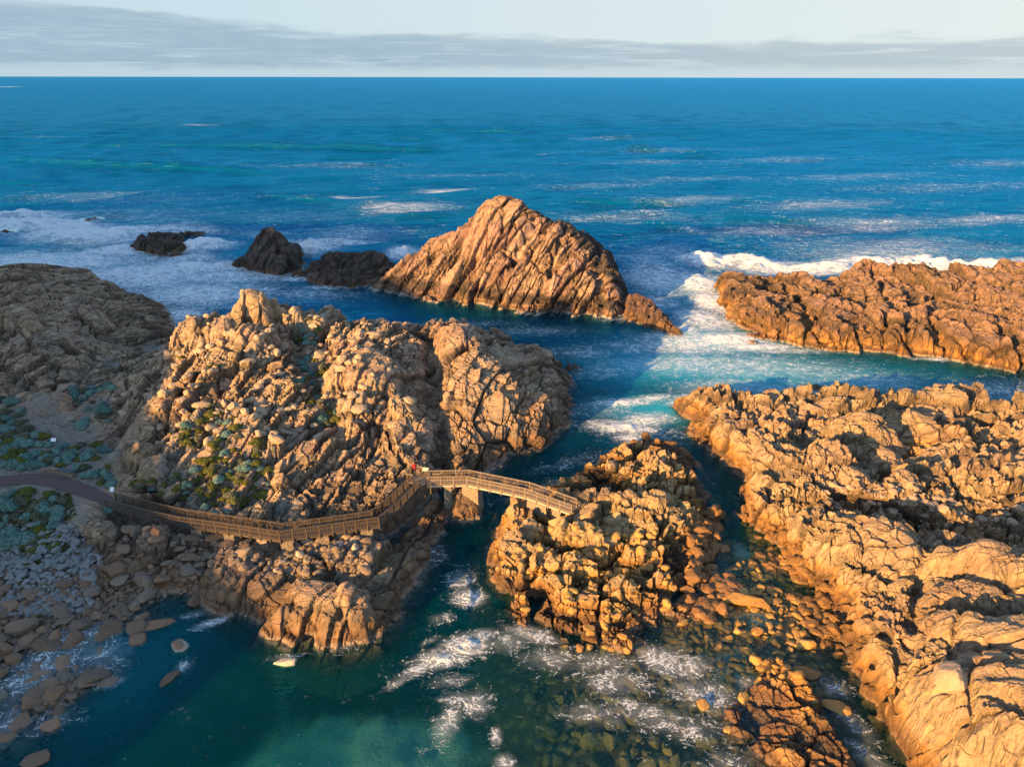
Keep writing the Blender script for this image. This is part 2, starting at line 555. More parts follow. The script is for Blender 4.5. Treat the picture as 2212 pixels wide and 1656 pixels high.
def formation(name, poly, ctrl, res, wdt, layers, seed, mat, amp=1.0, coast_n=1.2, minz=0.5, zcut=-2.2, lam=0.4, mods=None, clefts=(), pad=5.0,
              bbox=None, knobs=(), soil=None, rough=0.10, smooth=False, wfun=None, shrink=0.0, grow=None, bias=0.22):
    poly = np.array(poly, float)
    if bbox is None:
        bbox = (poly[:, 0].min() - pad, poly[:, 1].min() - pad, poly[:, 0].max() + pad, poly[:, 1].max() + pad)
    x0, y0, x1, y1 = bbox
    cr = 0.8
    cx = np.arange(x0, x1 + cr, cr)
    cy = np.arange(y0, y1 + cr, cr)
    gx, gy = np.meshgrid(cx, cy)
    baseC = tps(ctrl, lam)(gx, gy)
    sdC = poly_sd(poly, gx, gy)
    nx, ny = int((x1 - x0) / res), int((y1 - y0) / res)
    X, Y = np.meshgrid(x0 + np.arange(nx) * res, y0 + np.arange(ny) * res)
    fx, fy = (X - x0) / cr, (Y - y0) / cr
    base = bil(baseC, fx, fy)
    sd = bil(sdC, fx, fy)
    if name == 'headland':
        sd = np.where((X < -25) & (Y < 58) & (base < 0.2), sd + (np.maximum(sd, 9.0) - sd) * sstep(-25, -30, X), sd)
    if minz is not None:
        base = np.maximum(base, minz + 0.2 * (base - minz))
    if mods:
        base, ampf = mods(X, Y, base)
    else:
        ampf = np.ones_like(base)
    if wfun is not None:
        coast_n = coast_n * np.clip((wfun(X, Y) / wdt) ** 2, 0.3, 1)
    if grow is not None:
        sd = sd + grow(X, Y)
    sdw = sd - shrink + coast_n * fbm(X / 7, Y / 7, seed + 1, 3) + 0.35 * coast_n * fbm(X / 1.8, Y / 1.8, seed + 2, 2)
    e_, r1, *_ = cells(X / 3.1, Y / 2.3, seed + 900)
    sdw = sdw + coast_n * 0.7 * (r1 - 0.5)
    t = np.clip(sdw / (wdt if wfun is None else wfun(X, Y)), 0, 1)
    prof = 1 - (1 - t) ** 2
    z0 = np.where(sdw > 0, np.maximum(base, 0) * prof, np.maximum(sdw * 0.9, -4.0)) + np.minimum(base, 0)
    for pts, wd, dep in clefts:
        dd = seg_d(pts, X + 0.8 * fbm(X / 3, Y / 3, seed + 7, 2), Y + 0.8 * fbm(X / 3 + 9, Y / 3, seed + 8, 2))
        z0 = z0 - dep * np.exp(-(dd / wd) ** 2) * sstep(-1, 1, z0)
    disp, crack, tint = blocks(X, Y, layers, seed, bias)
    for (kx, ky, rx, ry, ang, hh, pw) in knobs:
        a = math.radians(ang)
        ddx = X - kx + 0.25 * rx * fbm(X / rx, Y / rx, seed + 61, 3)
        ddy = Y - ky + 0.25 * ry * fbm(X / rx + 7, Y / rx, seed + 62, 3)
        p, q = (ddx * math.cos(a) + ddy * math.sin(a)) / rx, (-ddx * math.sin(a) + ddy * math.cos(a)) / ry
        r = (np.abs(p) ** pw + np.abs(q) ** pw) ** (1 / pw)
        k = np.clip(1 - r, 0, 1)
        kn = 1 - (1 - np.clip(k * 2.2, 0, 1)) ** 2
        z0 = z0 + hh * (0.75 * kn + 0.25 * k)
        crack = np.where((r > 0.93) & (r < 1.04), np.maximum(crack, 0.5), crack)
        ampf = ampf * (1 - 0.45 * sstep(0, 0.15, k))
    wet = sstep(-1.2, 0.6, z0)
    disp = disp * amp * ampf * (0.25 + 0.75 * wet)
    disp += rough * fbm(X / 0.9, Y / 0.9, seed + 40, 4, 0.6) * (0.3 + 0.7 * ampf) + 0.35 * fbm(X / 4.5, Y / 4.5, seed + 41, 3) * ampf
    # normals of the broad shape
    zs = z0.copy()
    k = max(1, int(0.6 / res))
    for ax in (0, 1):
        zs = sum(np.roll(zs, s, ax) for s in range(-k, k + 1)) / (2 * k + 1)
    gy_, gx_ = np.gradient(zs, res)
    gl = np.sqrt(gx_ ** 2 + gy_ ** 2 + 1)
    lim = 0.85
    V = np.stack([X - gx_ / gl * disp * lim, Y - gy_ / gl * disp * lim, z0 + disp / gl], -1)
    keep = (z0 > zcut)
    kf = keep[:-1, :-1] | keep[1:, :-1] | keep[:-1, 1:] | keep[1:, 1:]
    idx = np.arange(nx * ny).reshape(ny, nx)
    F = np.stack([idx[:-1, :-1], idx[:-1, 1:], idx[1:, 1:], idx[1:, :-1]], -1)[kf]
    used = np.zeros(nx * ny, bool)
    used[F.ravel()] = True
    remap = np.cumsum(used) - 1
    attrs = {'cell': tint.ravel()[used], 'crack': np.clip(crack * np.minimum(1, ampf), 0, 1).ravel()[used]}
    if soil is not None:
        attrs['soil'] = soil(X, Y, V[..., 2]).ravel()[used]
    o = grid_mesh(name, V.reshape(-1, 3)[used], remap[F], attrs, mat, smooth)
    FORMS.append((o, x0, y0, res, np.where(keep, z0 + disp * gl, -50.0)))
    return o


def W(pts, zf=1.0):
    """(u, v) points at the waterline, (u, v, z) points, or ('w', x, y) places"""
    out = []
    for p in pts:
        if p[0] == 'w':
            out.append(np.array((p[1], p[2], 0.0)))
        elif p[0] == 'b':                      # behind a skyline: ('b', u, v, z, dx, dy)
            q = P(p[1], p[2], p[3] * zf)
            out.append(np.array((q[0] + p[4], q[1] + p[5], 0.0)))
        else:
            out.append(P(*p))
    return out


# ---- the mainland headland with the central mound
coastA = W([(430, 1285), (470, 1292), (520, 1325), (580, 1350), (640, 1362), (690, 1365), (745, 1382), (800, 1360), (830, 1325), (850, 1290), (870, 1250),
            (895, 1220), (930, 1180), (965, 1135), (985, 1112), (1030, 1106), (1046, 1085), (1040, 1060), (1048, 1025), (1085, 990), (1130, 977), (1180, 962),
            (1210, 925), (1224, 880), (1226, 850), (1228, 822), (1215, 800),
            ('b', 1190, 770, 3, 0, 3), ('b', 1130, 752, 7, 1, 9), ('b', 1060, 725, 11, 1, 12), ('b', 960, 690, 14, 0, 13), ('b', 800, 690, 15, 0, 13),
            ('b', 640, 670, 16.5, 0, 13), ('b', 520, 680, 16.5, -3, 13), ('b', 440, 690, 14, -5, 12), (400, 712), (375, 695), (352, 660),
            (300, 655), (240, 632), (200, 612), ('b', 120, 590, 9, 0, 16), ('b', 0, 556, 13, 0, 18), ('w', -150, 170), ('w', -150, 20), ('w', -60, 20),
            ('w', -45, 30), ('w', -34, 36), (240, 1680), (320, 1570), (400, 1440), (425, 1350)], 0.77)


def PA(u, v, z=0.0):
    """a place on the headland; the lower slopes are kept low"""
    f = float(np.interp(v, [640, 1030], [0.8, 0.48]))
    return P(u, v, z if z < 1 else max(z * f, min(z, 1.7)))


ctrlA = [PA(*p) for p in [
    (200, 1070, 7.3), (250, 1090, 6.9), (400, 1120, 5.6), (540, 1135, 5.4), (640, 1140, 5.0), (740, 1120, 5), (840, 1085, 5), (890, 1045, 5.6), (925, 1020, 6.2),
    (300, 1160, 4.9), (420, 1175, 4.8), (540, 1195, 4.6), (650, 1190, 4.6), (750, 1175, 4.8), (820, 1150, 5.2), (420, 1220, 3.2), (540, 1235, 3.0), (480, 1262, 2.0), (450, 1255, 1.8), (520, 1290, 1.5), (610, 1330, 1.6), (680, 1345, 1.8), (740, 1360, 1.8), (650, 1300, 2.4), 
    (600, 1260, 2.8), (700, 1250, 3.2), (780, 1240, 3.8), (720, 1320, 2.6), (560, 1310, 1.5), (500, 1250, 2.0), (820, 1290, 3), (660, 1320, 2.2), (760, 1340, 2.2),
    (300, 1000, 8.5), (350, 1040, 8), (450, 1060, 7.6), (600, 1050, 7.6), (700, 1060, 7), (800, 1040, 7), (240, 960, 8), (270, 900, 9.5),
    (400, 950, 11), (500, 950, 11), (600, 960, 10.2), (700, 950, 9.6), (800, 950, 9), (900, 950, 8),
    (350, 850, 12.5), (450, 850, 14), (550, 850, 13.5), (650, 850, 12.6), (750, 850, 13), (850, 850, 12.5), (930, 870, 9.8), (1000, 860, 11), (1100, 870, 9), (1180, 880, 6),
    (300, 800, 10), (400, 750, 15), (500, 740, 17), (600, 740, 16.3), (660, 740, 14.4), (750, 760, 15), (850, 770, 14.3), (930, 770, 12.4), (1000, 760, 14), (1080, 800, 11.5),
    (1150, 820, 8.5), (1200, 850, 5), (440, 690, 17), (550, 680, 18.2), (640, 680, 16.8), (720, 690, 15.8), (800, 700, 15.3), (880, 705, 14.2), (960, 700, 14.2), (1010, 705, 13.6),
    (1060, 740, 12), (1000, 950, 6), (1080, 930, 5.5), (1150, 920, 4), (950, 1000, 5.4), (1030, 1000, 3), (960, 1050, 3.8), (1000, 1060, 3.4), (900, 1110, 3.5), (860, 1180, 3.2),
    # the shaded part on the left, path and beach
    (0, 560, 13), (100, 590, 9.5), (200, 620, 6), (300, 645, 3.6), (345, 662, 1.6), (0, 640, 13.5), (100, 650, 12.5), (200, 660, 9.5), (280, 680, 5.5), (340, 700, 2.6),
    (0, 750, 12), (100, 750, 11), (200, 740, 7.5), (280, 750, 4.0), (330, 760, 3.6), (380, 735, 2.2), (0, 850, 10), (100, 850, 9), (200, 830, 7), (240, 800, 5.5), (0, 930, 9),
    (120, 920, 8.8), (180, 930, 7.8), (0, 1000, 8.2), (100, 1000, 8.1), (170, 1000, 8), (0, 1045, 8.1), (80, 1038, 8), (150, 1045, 7.7), (0, 1100, 7), (100, 1100, 6.8),
    (160, 1110, 6.2), (0, 1170, 4), (80, 1180, 3.5), (150, 1170, 4.2), (200, 1130, 5.6), (0, 1230, 2.4), (80, 1240, 1.9), (150, 1240, 1.6), (200, 1220, 2.4), (260, 1215, 2.4),
    (330, 1215, 2.2), (0, 1300, 1.1), (100, 1300, 0.75), (200, 1290, 0.55), (300, 1270, 0.55), (380, 1270, 0.6), (0, 1380, 0.4), (100, 1380, 0.0), (200, 1350, 0.05),
    (300, 1320, -0.1), (380, 1320, -0.5), (0, 1480, -0.25), (100, 1470, -0.5), (200, 1440, -0.6), (350, 1380, -0.9), (0, 1600, -0.6), (100, 1600, -0.9), (200, 1520, -0.9), (160, 1640, -2.6), (180, 1656, -3.6), (240, 1560, -3.2), (330, 1440, -3.0), (390, 1345, -2.4), (280, 1480, -1.3), (300, 1560, -4.5), (380, 1440, -4.4),
    (-250, 560, 14), (-250, 700, 13), (-250, 900, 10), (-250, 1045, 8.2), (-200, 1200, 3), (-150, 1350, 0.9), (-120, 1500, 0.2)]]
for p in [(60 - 200, 900, 22)]:
    pass
for q in [('b', 960, 690, 14, 0, 9), ('b', 800, 690, 15, 0, 9), ('b', 640, 670, 16.5, 0, 9), ('b', 520, 680, 16.5, -3, 9)]:
    a_ = W([q], 0.77)[0]
    ctrlA.append(np.array((a_[0], a_[1], 5.5)))
for q in [('b', 100, 590, 9, 0, 10), ('b', 0, 556, 13, 0, 12)]:
    a_ = W([q], 0.77)[0]
    ctrlA.append(np.array((a_[0], a_[1], 5.0)))

BW = [PA(231, 1101, 7.05), PA(330, 1125, 6.75), PA(391, 1138, 6.6), PA(520, 1156, 6.5), PA(606, 1169, 6.4), PA(720, 1152, 6.4), PA(820, 1137, 6.4), PA(866, 1098, 6.75), PA(906, 1056, 7.15)]
LOOK = [PA(876, 1042, 7.2), PA(890, 1024, 7.2), PA(929, 1030, 7.2), PA(917, 1048, 7.2)]
BR = [PA(924, 1049, 7.2), PA(1008, 1047, 7.35), PA(1134, 1073, 7.05), PA(1234, 1109, 6.35)]
path_pts = [PA(-260, 1052, 8.2), PA(-120, 1052, 8.2), PA(0, 1044, 8.1), PA(60, 1037, 8.0), PA(110, 1041, 7.9), PA(150, 1052, 7.7), PA(190, 1066, 7.45), PA(232, 1082, 7.2)]
soil_spots = [(60, 1000, 8, 8), (110, 960, 8.3, 6), (160, 1010, 8, 6), (30, 1090, 7, 5), (110, 1090, 7, 4), (0, 1040, 8, 8), (190, 1040, 7.7, 3.5), (30, 940, 8.8, 7),
              (50, 1150, 4.5, 5), (120, 1150, 5, 3.5), (-60, 1100, 7, 9), (-60, 980, 8, 10), (210, 890, 8.0, 2.2), (190, 860, 7.5, 1.8), (330, 745, 4.2, 2), (250, 790, 5.2, 1.8)]
soil_w = [(PA(u, v, z), r) for u, v, z, r in soil_spots]
veg_spots = [(660, 720, 14.6, 3), (665, 770, 14, 3), (650, 830, 12.8, 3), (690, 850, 12.8, 3), (700, 890, 11, 3), (430, 910, 12, 3), (400, 960, 10.8, 4), (380, 1020, 8.8, 3.5),
             (520, 1030, 8.6, 4), (560, 990, 9.6, 3.5), (620, 1090, 6.5, 3), (540, 1090, 6.6, 3), (440, 1075, 7.2, 2.5), (480, 960, 10.8, 3)]
veg_w = [(PA(u, v, z), r) for u, v, z, r in veg_spots]


def modsA(X, Y, base):
    amp = np.ones_like(base)
    for p, r in soil_w:
        d = np.hypot(X - p[0], Y - p[1])
        amp *= 1 - 0.93 * np.exp(-(d / r) ** 2)
    low = sstep(-30, -28, X) * sstep(62, 57, Y)
    base = base + 0.75 * low
    amp *= 1 - 0.3 * low
    beach = sstep(2.6, 0.6, base) * sstep(-24, -30, X)
    amp *= 1 - 0.8 * beach
    dp = seg_d(path_pts, X, Y)
    near = np.exp(-(dp / 2.6) ** 4)
    amp *= 1 - near
    bw = BW + [np.mean(LOOK, axis=0)]
    dbw = seg_d([p + np.array((0, 0.6, 0)) for p in bw], X, Y)
    nb_ = np.exp(-(dbw / 2.0) ** 4)
    zb = np.interp(X, [p[0] for p in bw], [p[2] for p in bw]) - 1.35
    base = np.where(base > zb, base * (1 - nb_) + zb * nb_, base)
    amp *= 1 - 0.55 * nb_
    zpath = np.interp(X, [p[0] for p in path_pts], [p[2] for p in path_pts])
    base = base * (1 - near) + zpath * near
    return base, amp


def soilA(X, Y, Z):
    s = np.zeros_like(X)
    for p, r in soil_w:
        s = np.maximum(s, 1.15 * np.exp(-(np.hypot(X - p[0], Y - p[1]) / r) ** 2))
    for p, r in veg_w:
        s = np.maximum(s, 0.62 * np.exp(-(np.hypot(X - p[0], Y - p[1]) / r) ** 2))
    return s


ribsA = [(5.0, 2.2, 66, 0.5, 0.95, 0.8, 0.07), (1.9, 6.0, 64, 0.09, 0.15, 0.36, 0.05, (12, -0.3)), (2.0, 4.0, 150, 0.06, 0.12, 0.30, 0.05, (10, -0.2)), (2.4, 2.0, 62, 0.38, 0.7, 0.55, 0.07, (10, -0.22)), (1.7, 1.7, 75, 0.05, 0.15, 0.28, 0.05), (1.1, 1.5, 40, 0.24, 0.45, 0.34, 0.10, (7, -0.16)), (0.6, 1.3, 70, 0.12, 0.24, 0.15, 0.18, (4, -0.05))]
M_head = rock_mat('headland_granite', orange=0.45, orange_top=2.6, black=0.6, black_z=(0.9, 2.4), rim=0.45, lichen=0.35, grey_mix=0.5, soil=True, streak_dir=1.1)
k1 = PA(553, 685, 18.0)
k2 = PA(985, 740, 13.4)
k3 = PA(790, 810, 13.4)
headland = formation('headland', coastA, ctrlA, 0.15, 3.4, ribsA, 11, M_head, bias=0.13, amp=0.75, mods=modsA, minz=None, grow=lambda X, Y: 1.7 * sstep(-31, -29, X) * sstep(64, 60, Y), wfun=lambda X, Y: np.where((X > -37) & (Y < 72), 2.0 + 1.4 * sstep(64, 72, Y), 3.4), soil=soilA, bbox=(-105, 33, 16, 166), zcut=-2.2,
                     knobs=[(k1[0] - 0.3, k1[1], 3.1, 2.5, 0, 2.7, 3.2), (k1[0] + 0.3, k1[1] + 0.3, 2.4, 2.0, 20, 1.4, 1.9), (P(1010, 1066, 3.0)[0], P(1010, 1066, 3.0)[1] + 0.5, 2.2, 2.2, 10, 2.2, 3.0), (k1[0] + 4.0, k1[1] + 1.4, 2.6, 1.2, -10, 2.2, 3), (k1[0] + 7.5, k1[1] + 1.5, 3.2, 1.2, -15, 1.6, 3),
                            (k2[0], k2[1], 4.8, 4.4, 15, 2.0, 3.0), (k3[0], k3[1], 6.2, 4.2, -15, 1.5, 2.6)] +
                           [(PA(u, v, z)[0], PA(u, v, z)[1], rx, ry, an, h, 2.6) for u, v, z, rx, ry, an, h in
                            [(400, 720, 15.5, 2.6, 2.4, 20, 1.8), (470, 720, 17, 2.2, 1.8, 0, 1.2), (600, 970, 10, 1.1, 1.3, 0, 2.0), (305, 1000, 8.4, 1.5, 2.0, 30, 2.2), (335, 1030, 7.9, 1.6, 2.2, 20, 1.6),
                             (255, 1010, 8.2, 1.3, 1.6, 0, 1.8), (270, 830, 9.8, 3, 2.5, 30, 1.3), (350, 880, 12, 3, 2.2, 60, 1.2), (720, 670, 15.8, 2.2, 1.8, 0, 1.6), (110, 880, 9, 3.2, 2.6, 20, 2.0),
                             (40, 690, 13, 4.5, 3.2, 150, 1.6), (210, 700, 7.5, 3.4, 2.6, 140, 1.5), (560, 740, 16.5, 3.2, 2.4, 40, 1.4), (870, 870, 12, 2.2, 2.2, 0, 1.2), (190, 1130, 5.6, 2.4, 1.8, 150, 1.2),
                             (230, 1165, 4.2, 1.8, 1.5, 120, 1.8), (340, 1180, 3.7, 1.6, 1.3, 100, 1.5), (700, 1300, 2.8, 3.8, 2.2, 160, 1.0), (770, 1320, 2.4, 2.6, 1.8, 120, 1.0)]],
                     clefts=[([PA(640, 690, 16.5), PA(655, 770, 14), PA(690, 850, 12.5), PA(740, 930, 10)], 1.5, 1.4), ([PA(925, 720, 14), PA(935, 800, 12), PA(950, 900, 9), PA(960, 1010, 5)], 1.3, 1.9),
                             ([PA(420, 830, 13.5), PA(350, 920, 11), PA(310, 980, 9)], 0.5, 1.2), ([PA(500, 800, 15), PA(430, 900, 12.5), PA(370, 960, 10)], 0.4, 0.9),
                             ([PA(240, 960, 8), PA(270, 880, 9), PA(320, 800, 7), PA(420, 730, 8)], 1.6, 1.2), ([PA(0, 800, 11), PA(100, 860, 9), PA(230, 760, 6)], 0.8, 1.0),
                             ([PA(820, 960, 9), PA(900, 930, 8.5)], 0.7, 1.0), ([PA(840, 1150, 5), PA(905, 1075, 4), PA(960, 1030, 5)], 1.3, 2.2)])
tag(headland, kind='structure')

# ---- the dome island
coastC = W([(800, 627), (840, 636), (870, 642), (940, 652), (1010, 662), (1080, 670), (1150, 681), (1220, 687), (1290, 693), (1345, 693), (1352, 665)]) + \
    [np.array((x, y, 0)) for x, y in ((27, 151), (24, 163), (18, 174), (8, 182), (-6, 186), (-20, 184), (-32, 178), (-38, 170))]
ridge = [(850, 580, 163), (890, 550, 166), (930, 520, 168), (1000, 490, 167), (1020, 465, 166), (1050, 442, 165), (1090, 436, 164), (1130, 442, 163.5), (1180, 465, 163), (1230, 484, 160.5),
         (1280, 522, 158.5), (1310, 547, 156), (1328, 570, 153), (1338, 640, 145)]
face = [(850, 610, 159), (900, 620, 156.5), (900, 580, 161), (960, 620, 153.5), (960, 570, 158.5), (1020, 630, 150), (1020, 580, 154.5), (1020, 520, 160), (1090, 640, 147), (1090, 600, 150),
        (1090, 540, 155), (1090, 480, 160), (1160, 650, 145), (1160, 600, 148.5), (1160, 540, 153.5), (1160, 495, 158.5), (1220, 655, 143.5), (1220, 600, 147), (1220, 540, 152), (1270, 660, 142),
        (1270, 600, 146.5), (1270, 560, 151), (1310, 660, 141), (1310, 600, 147)]
ctrlC = [PY(*p) for p in ridge + face]
for p in ridge:
    q = PY(*p)
    ctrlC.append(np.array((q[0] + 2.5, q[1] + 7, q[2] * 0.72)))
    ctrlC.append(np.array((q[0] + 4, q[1] + 14, q[2] * 0.22)))
ribsC = [(2.7, 9.0, 41, 0.5, 0.6, 1.35, 0.15), (6.5, 2.0, 36, 0.35, 0.8, 0.6, 0.08), (1.5, 3.2, 44, 0.34, 0.7, 0.5, 0.2, (9, -0.4)), (0.9, 1.6, 70, 0.17, 0.35, 0.2, 0.22, (7, -0.2))]
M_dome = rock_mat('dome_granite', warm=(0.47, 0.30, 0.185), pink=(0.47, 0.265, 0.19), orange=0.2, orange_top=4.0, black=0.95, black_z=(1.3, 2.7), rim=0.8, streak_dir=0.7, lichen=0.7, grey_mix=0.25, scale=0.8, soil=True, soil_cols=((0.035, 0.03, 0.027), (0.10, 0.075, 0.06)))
kc = PY(1090, 440, 164)
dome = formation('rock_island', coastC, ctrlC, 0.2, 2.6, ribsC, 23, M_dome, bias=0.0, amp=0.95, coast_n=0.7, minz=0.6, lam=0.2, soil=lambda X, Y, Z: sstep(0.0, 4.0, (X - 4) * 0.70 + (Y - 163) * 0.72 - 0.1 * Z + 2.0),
                 knobs=[(kc[0] - 2.2, kc[1] + 0.4, 2.6, 1.9, 0, 0.6, 3), (kc[0] + 2.6, kc[1] + 0.4, 2.4, 1.7, 10, 0.5, 3), (PY(1040, 470, 163)[0], 160.5, 5.0, 4.6, 30, 1.4, 2.6),
                        (PY(1190, 500, 159)[0], 157.5, 2.0, 3.4, -10, 1.2, 2.4), (PY(960, 520, 165)[0], 164, 3, 2.4, 0, 1.0, 2.6), (PY(900, 560, 163)[0], 162, 3, 2.2, 0, 0.9, 2.6)],
                 clefts=[([PY(1290, 520, 158), PY(1300, 690, 139)], 0.9, 1.4), ([PY(1155, 480, 161), PY(1080, 600, 150), PY(1010, 655, 148)], 0.6, 1.3), ([PY(1010, 520, 161), PY(905, 640, 153)], 0.7, 1.0),
                         ([PY(1225, 500, 159), PY(1180, 600, 148), PY(1150, 680, 143)], 0.5, 1.2)])
tag(dome, 'tall orange dome of ribbed granite standing alone in the sea', 'rock island')

M_dark = rock_mat('wet_dark_rock', warm=(0.15, 0.105, 0.075), pink=(0.17, 0.10, 0.075), grey=(0.10, 0.085, 0.075), orange=0.25, orange_top=1.6, black=0.5, black_z=(0.8, 3.0), rim=0.15, grey_mix=0.6, scale=1.0)
ribs_small = [(4.0, 2.0, 35, 0.7, 1.2, 0.8, 0.2), (1.7, 1.7, 40, 0.35, 0.6, 0.45, 0.22), (0.8, 1.4, 20, 0.12, 0.2, 0.18, 0.25)]


def small_islet(name, label, cat, coast, peaks, seed, mat=None, amp=0.9, res=0.22, group=None, wdt=1.6, coast_n=1.0):
    poly = W(coast)
    ct = [P(*p) if len(p) == 3 else PY(*p[:3]) for p in peaks]
    c0 = np.array(poly)
    for q in c0[::1]:
        ct.append(np.array((q[0], q[1], 0.9)))
    o = formation(name, poly, ct, res, wdt, ribs_small, seed, mat or M_dark, amp=amp, coast_n=coast_n, minz=0.5, lam=0.2)
    tag(o, label, cat, group)
    return o


small_islet('rock_reef', 'dark jagged reef running left from the foot of the orange dome', 'reef',
            [(630, 596), (680, 612), (720, 622), (760, 628), (800, 622), (830, 610), ('b', 850, 575, 2, 0, 4), ('b', 790, 545, 3, 0, 5), ('b', 700, 550, 3, 0, 5), ('b', 660, 575, 2, 0, 4)],
            [(700, 550, 3.2), (720, 600, 1.6), (780, 545, 3.0), (830, 548, 3.0), (800, 590, 2.2), (760, 580, 1.4), (660, 588, 1.2)], 31)
small_islet('sea_stack', 'pointed dark stack with a blunt rounded peak left of the dome', 'sea stack',
            [(482, 580), (520, 586), (560, 594), (610, 598), (642, 588), ('b', 650, 560, 1.5, 0, 4), ('b', 620, 530, 2.5, 2, 6), ('b', 575, 510, 4, 0, 10), ('b', 540, 540, 3, -1, 6), ('b', 500, 560, 2, 0, 4)],
            [(572, 497, 9.2), (585, 508, 8.4), (560, 520, 6.6), (540, 552, 3.8), (580, 560, 4.6), (620, 570, 2.4), (510, 565, 2.6), (620, 530, 3.0), (650, 530, 1.8)], 37, wdt=1.8, amp=0.6)
small_islet('rock_reef', 'low dark reef awash in white surf at far left', 'reef',
            [(240, 550), (290, 546), (330, 552), (388, 560), ('b', 388, 545, 1, 0, 3), ('b', 380, 510, 2, 0, 4), ('b', 330, 505, 3, 0, 5), ('b', 280, 520, 2, 0, 4), ('b', 245, 540, 1.5, 0, 3)],
            [(330, 506, 3.4), (300, 525, 2.6), (265, 538, 1.6), (365, 520, 2.6), (350, 540, 1.2)], 41)
small_islet('sea_rock', 'small dark rock just right of the low far reef', 'rock', [(392, 512), (430, 512), ('b', 425, 500, 1.5, 0, 3), ('b', 400, 497, 2, 0, 3)], [(405, 497, 2.6), (420, 503, 1.6)], 43)
small_islet('sea_rock', 'tiny dark rock poking through the breaking wave at upper left', 'rock', [(160, 484), (200, 482), ('b', 198, 472, 1, 0, 4), ('b', 170, 474, 1, 0, 4)], [(180, 473, 1.6)], 44)
small_islet('sea_rock', 'flat dark rock cut by the left edge of the picture', 'rock', [(-30, 508), (22, 506), ('b', 20, 500, 1, 0, 3), ('b', -30, 500, 1, 0, 3)], [(0, 501, 1.3)], 45)
small_islet('rock_reef', 'reddish pinnacle and tapering reef trailing right from the dome', 'reef',
            [(1345, 690), (1380, 702), (1420, 716), (1472, 726), ('b', 1472, 705, 1.5, 0, 2), ('b', 1430, 668, 2.5, 1, 4), ('b', 1395, 645, 3.4, 0, 4), ('b', 1355, 632, 4, 0, 4)],
            [(1356, 634, 3.6), (1370, 660, 2.8), (1400, 660, 3.6), (1430, 672, 2.6), (1450, 700, 1.4), (1400, 690, 2.0)], 47,
            rock_mat('reddish_wet_rock', warm=(0.22, 0.12, 0.085), pink=(0.2, 0.105, 0.08), grey=(0.11, 0.085, 0.07), orange=0.3, orange_top=2.0, black=0.4, black_z=(1.0, 2.5), rim=0.3))
small_islet('sea_rock', 'small dark rock off the right flank of the dome', 'rock', [(1338, 618), (1370, 620), ('b', 1368, 606, 1, 0, 2), ('b', 1342, 606, 1, 0, 2)], [(1352, 606, 1.8)], 49)
small_islet('sea_rock', 'low dark rock at the foot of the headland where the channel opens', 'rock', [(1205, 812), (1250, 803), ('b', 1248, 790, 1, 0, 2), ('b', 1215, 782, 2, 0, 2)], [(1220, 786, 2.2), (1240, 794, 1.4)], 50)

# ---- the long reef on the right
coastF = W([(1545, 630), (1556, 660), (1570, 690), (1598, 722), (1622, 737), (1680, 737), (1740, 747), (1800, 757), (1860, 760), (1900, 757), (1960, 767), (2030, 772), (2100, 782), (2150, 792), (2230, 806),
            (2330, 826), (2650, 880), ('b', 2650, 590, 6, 0, 6), ('b', 2330, 590, 6, 0, 6), ('b', 2211, 595, 6, 0, 5), ('b', 2100, 590, 6, 0, 5), ('b', 2000, 602, 5, 0, 5), ('b', 1930, 600, 5, 0, 5), ('b', 1880, 574, 7, 0, 6),
            ('b', 1830, 604, 4, 0, 3), ('b', 1760, 606, 4, 0, 4), ('b', 1650, 592, 4, 0, 4), ('b', 1590, 585, 4, 0, 4), ('b', 1556, 600, 3, 0, 3)])
ctrlF = [P(p[0], p[1] + 6, p[2] * 0.85) for p in [(1575, 600, 4.2), (1600, 586, 4.6), (1600, 640, 3.8), (1650, 610, 4.4), (1650, 680, 3), (1750, 612, 4.8), (1750, 690, 3.6), (1850, 630, 5.4), (1850, 700, 3.8), (1880, 578, 8), (1860, 590, 7),
                           (1950, 620, 6.2), (1950, 700, 4.4), (2050, 610, 6.8), (2050, 700, 4.8), (2150, 610, 7.4), (2150, 700, 5.4), (2230, 610, 8), (2230, 700, 6), (2330, 610, 9), (2330, 720, 6.5), (2640, 620, 9), (2640, 760, 6), (1620, 720, 1.8), (1700, 725, 2.2), (1820, 740, 2.4), (1980, 750, 2.8), (2120, 762, 3.2)]]
ribsF = [(5.5, 2.0, 112, 1.0, 1.8, 1.2, 0.1), (2.6, 2.0, 118, 0.55, 1.0, 0.7, 0.14), (1.3, 1.4, 30, 0.3, 0.6, 0.35, 0.18), (0.65, 1.3, 60, 0.10, 0.2, 0.14, 0.22, (5, -0.1))]
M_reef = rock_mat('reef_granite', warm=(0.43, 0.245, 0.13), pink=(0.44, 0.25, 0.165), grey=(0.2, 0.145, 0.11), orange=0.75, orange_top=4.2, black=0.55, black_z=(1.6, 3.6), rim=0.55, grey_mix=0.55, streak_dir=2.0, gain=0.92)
reef = formation('rock_island', coastF, ctrlF, 0.17, 2.6, ribsF, 57, M_reef, bias=0.16, amp=0.7, coast_n=1.0, minz=0.6,
                 clefts=[([P(1905, 755, 0), P(1915, 660, 5), P(1900, 600, 6)], 0.6, 2.0), ([P(2040, 770, 0), P(2020, 680, 5), P(1970, 630, 6)], 0.6, 1.8), ([P(1735, 740, 0), P(1745, 660, 4), P(1690, 610, 4)], 0.5, 1.3),
                         ([P(1990, 640, 5.5), P(2110, 600, 6)], 0.7, 1.2)])
tag(reef, 'long low rust coloured reef with surf breaking along its far side', 'rock island')

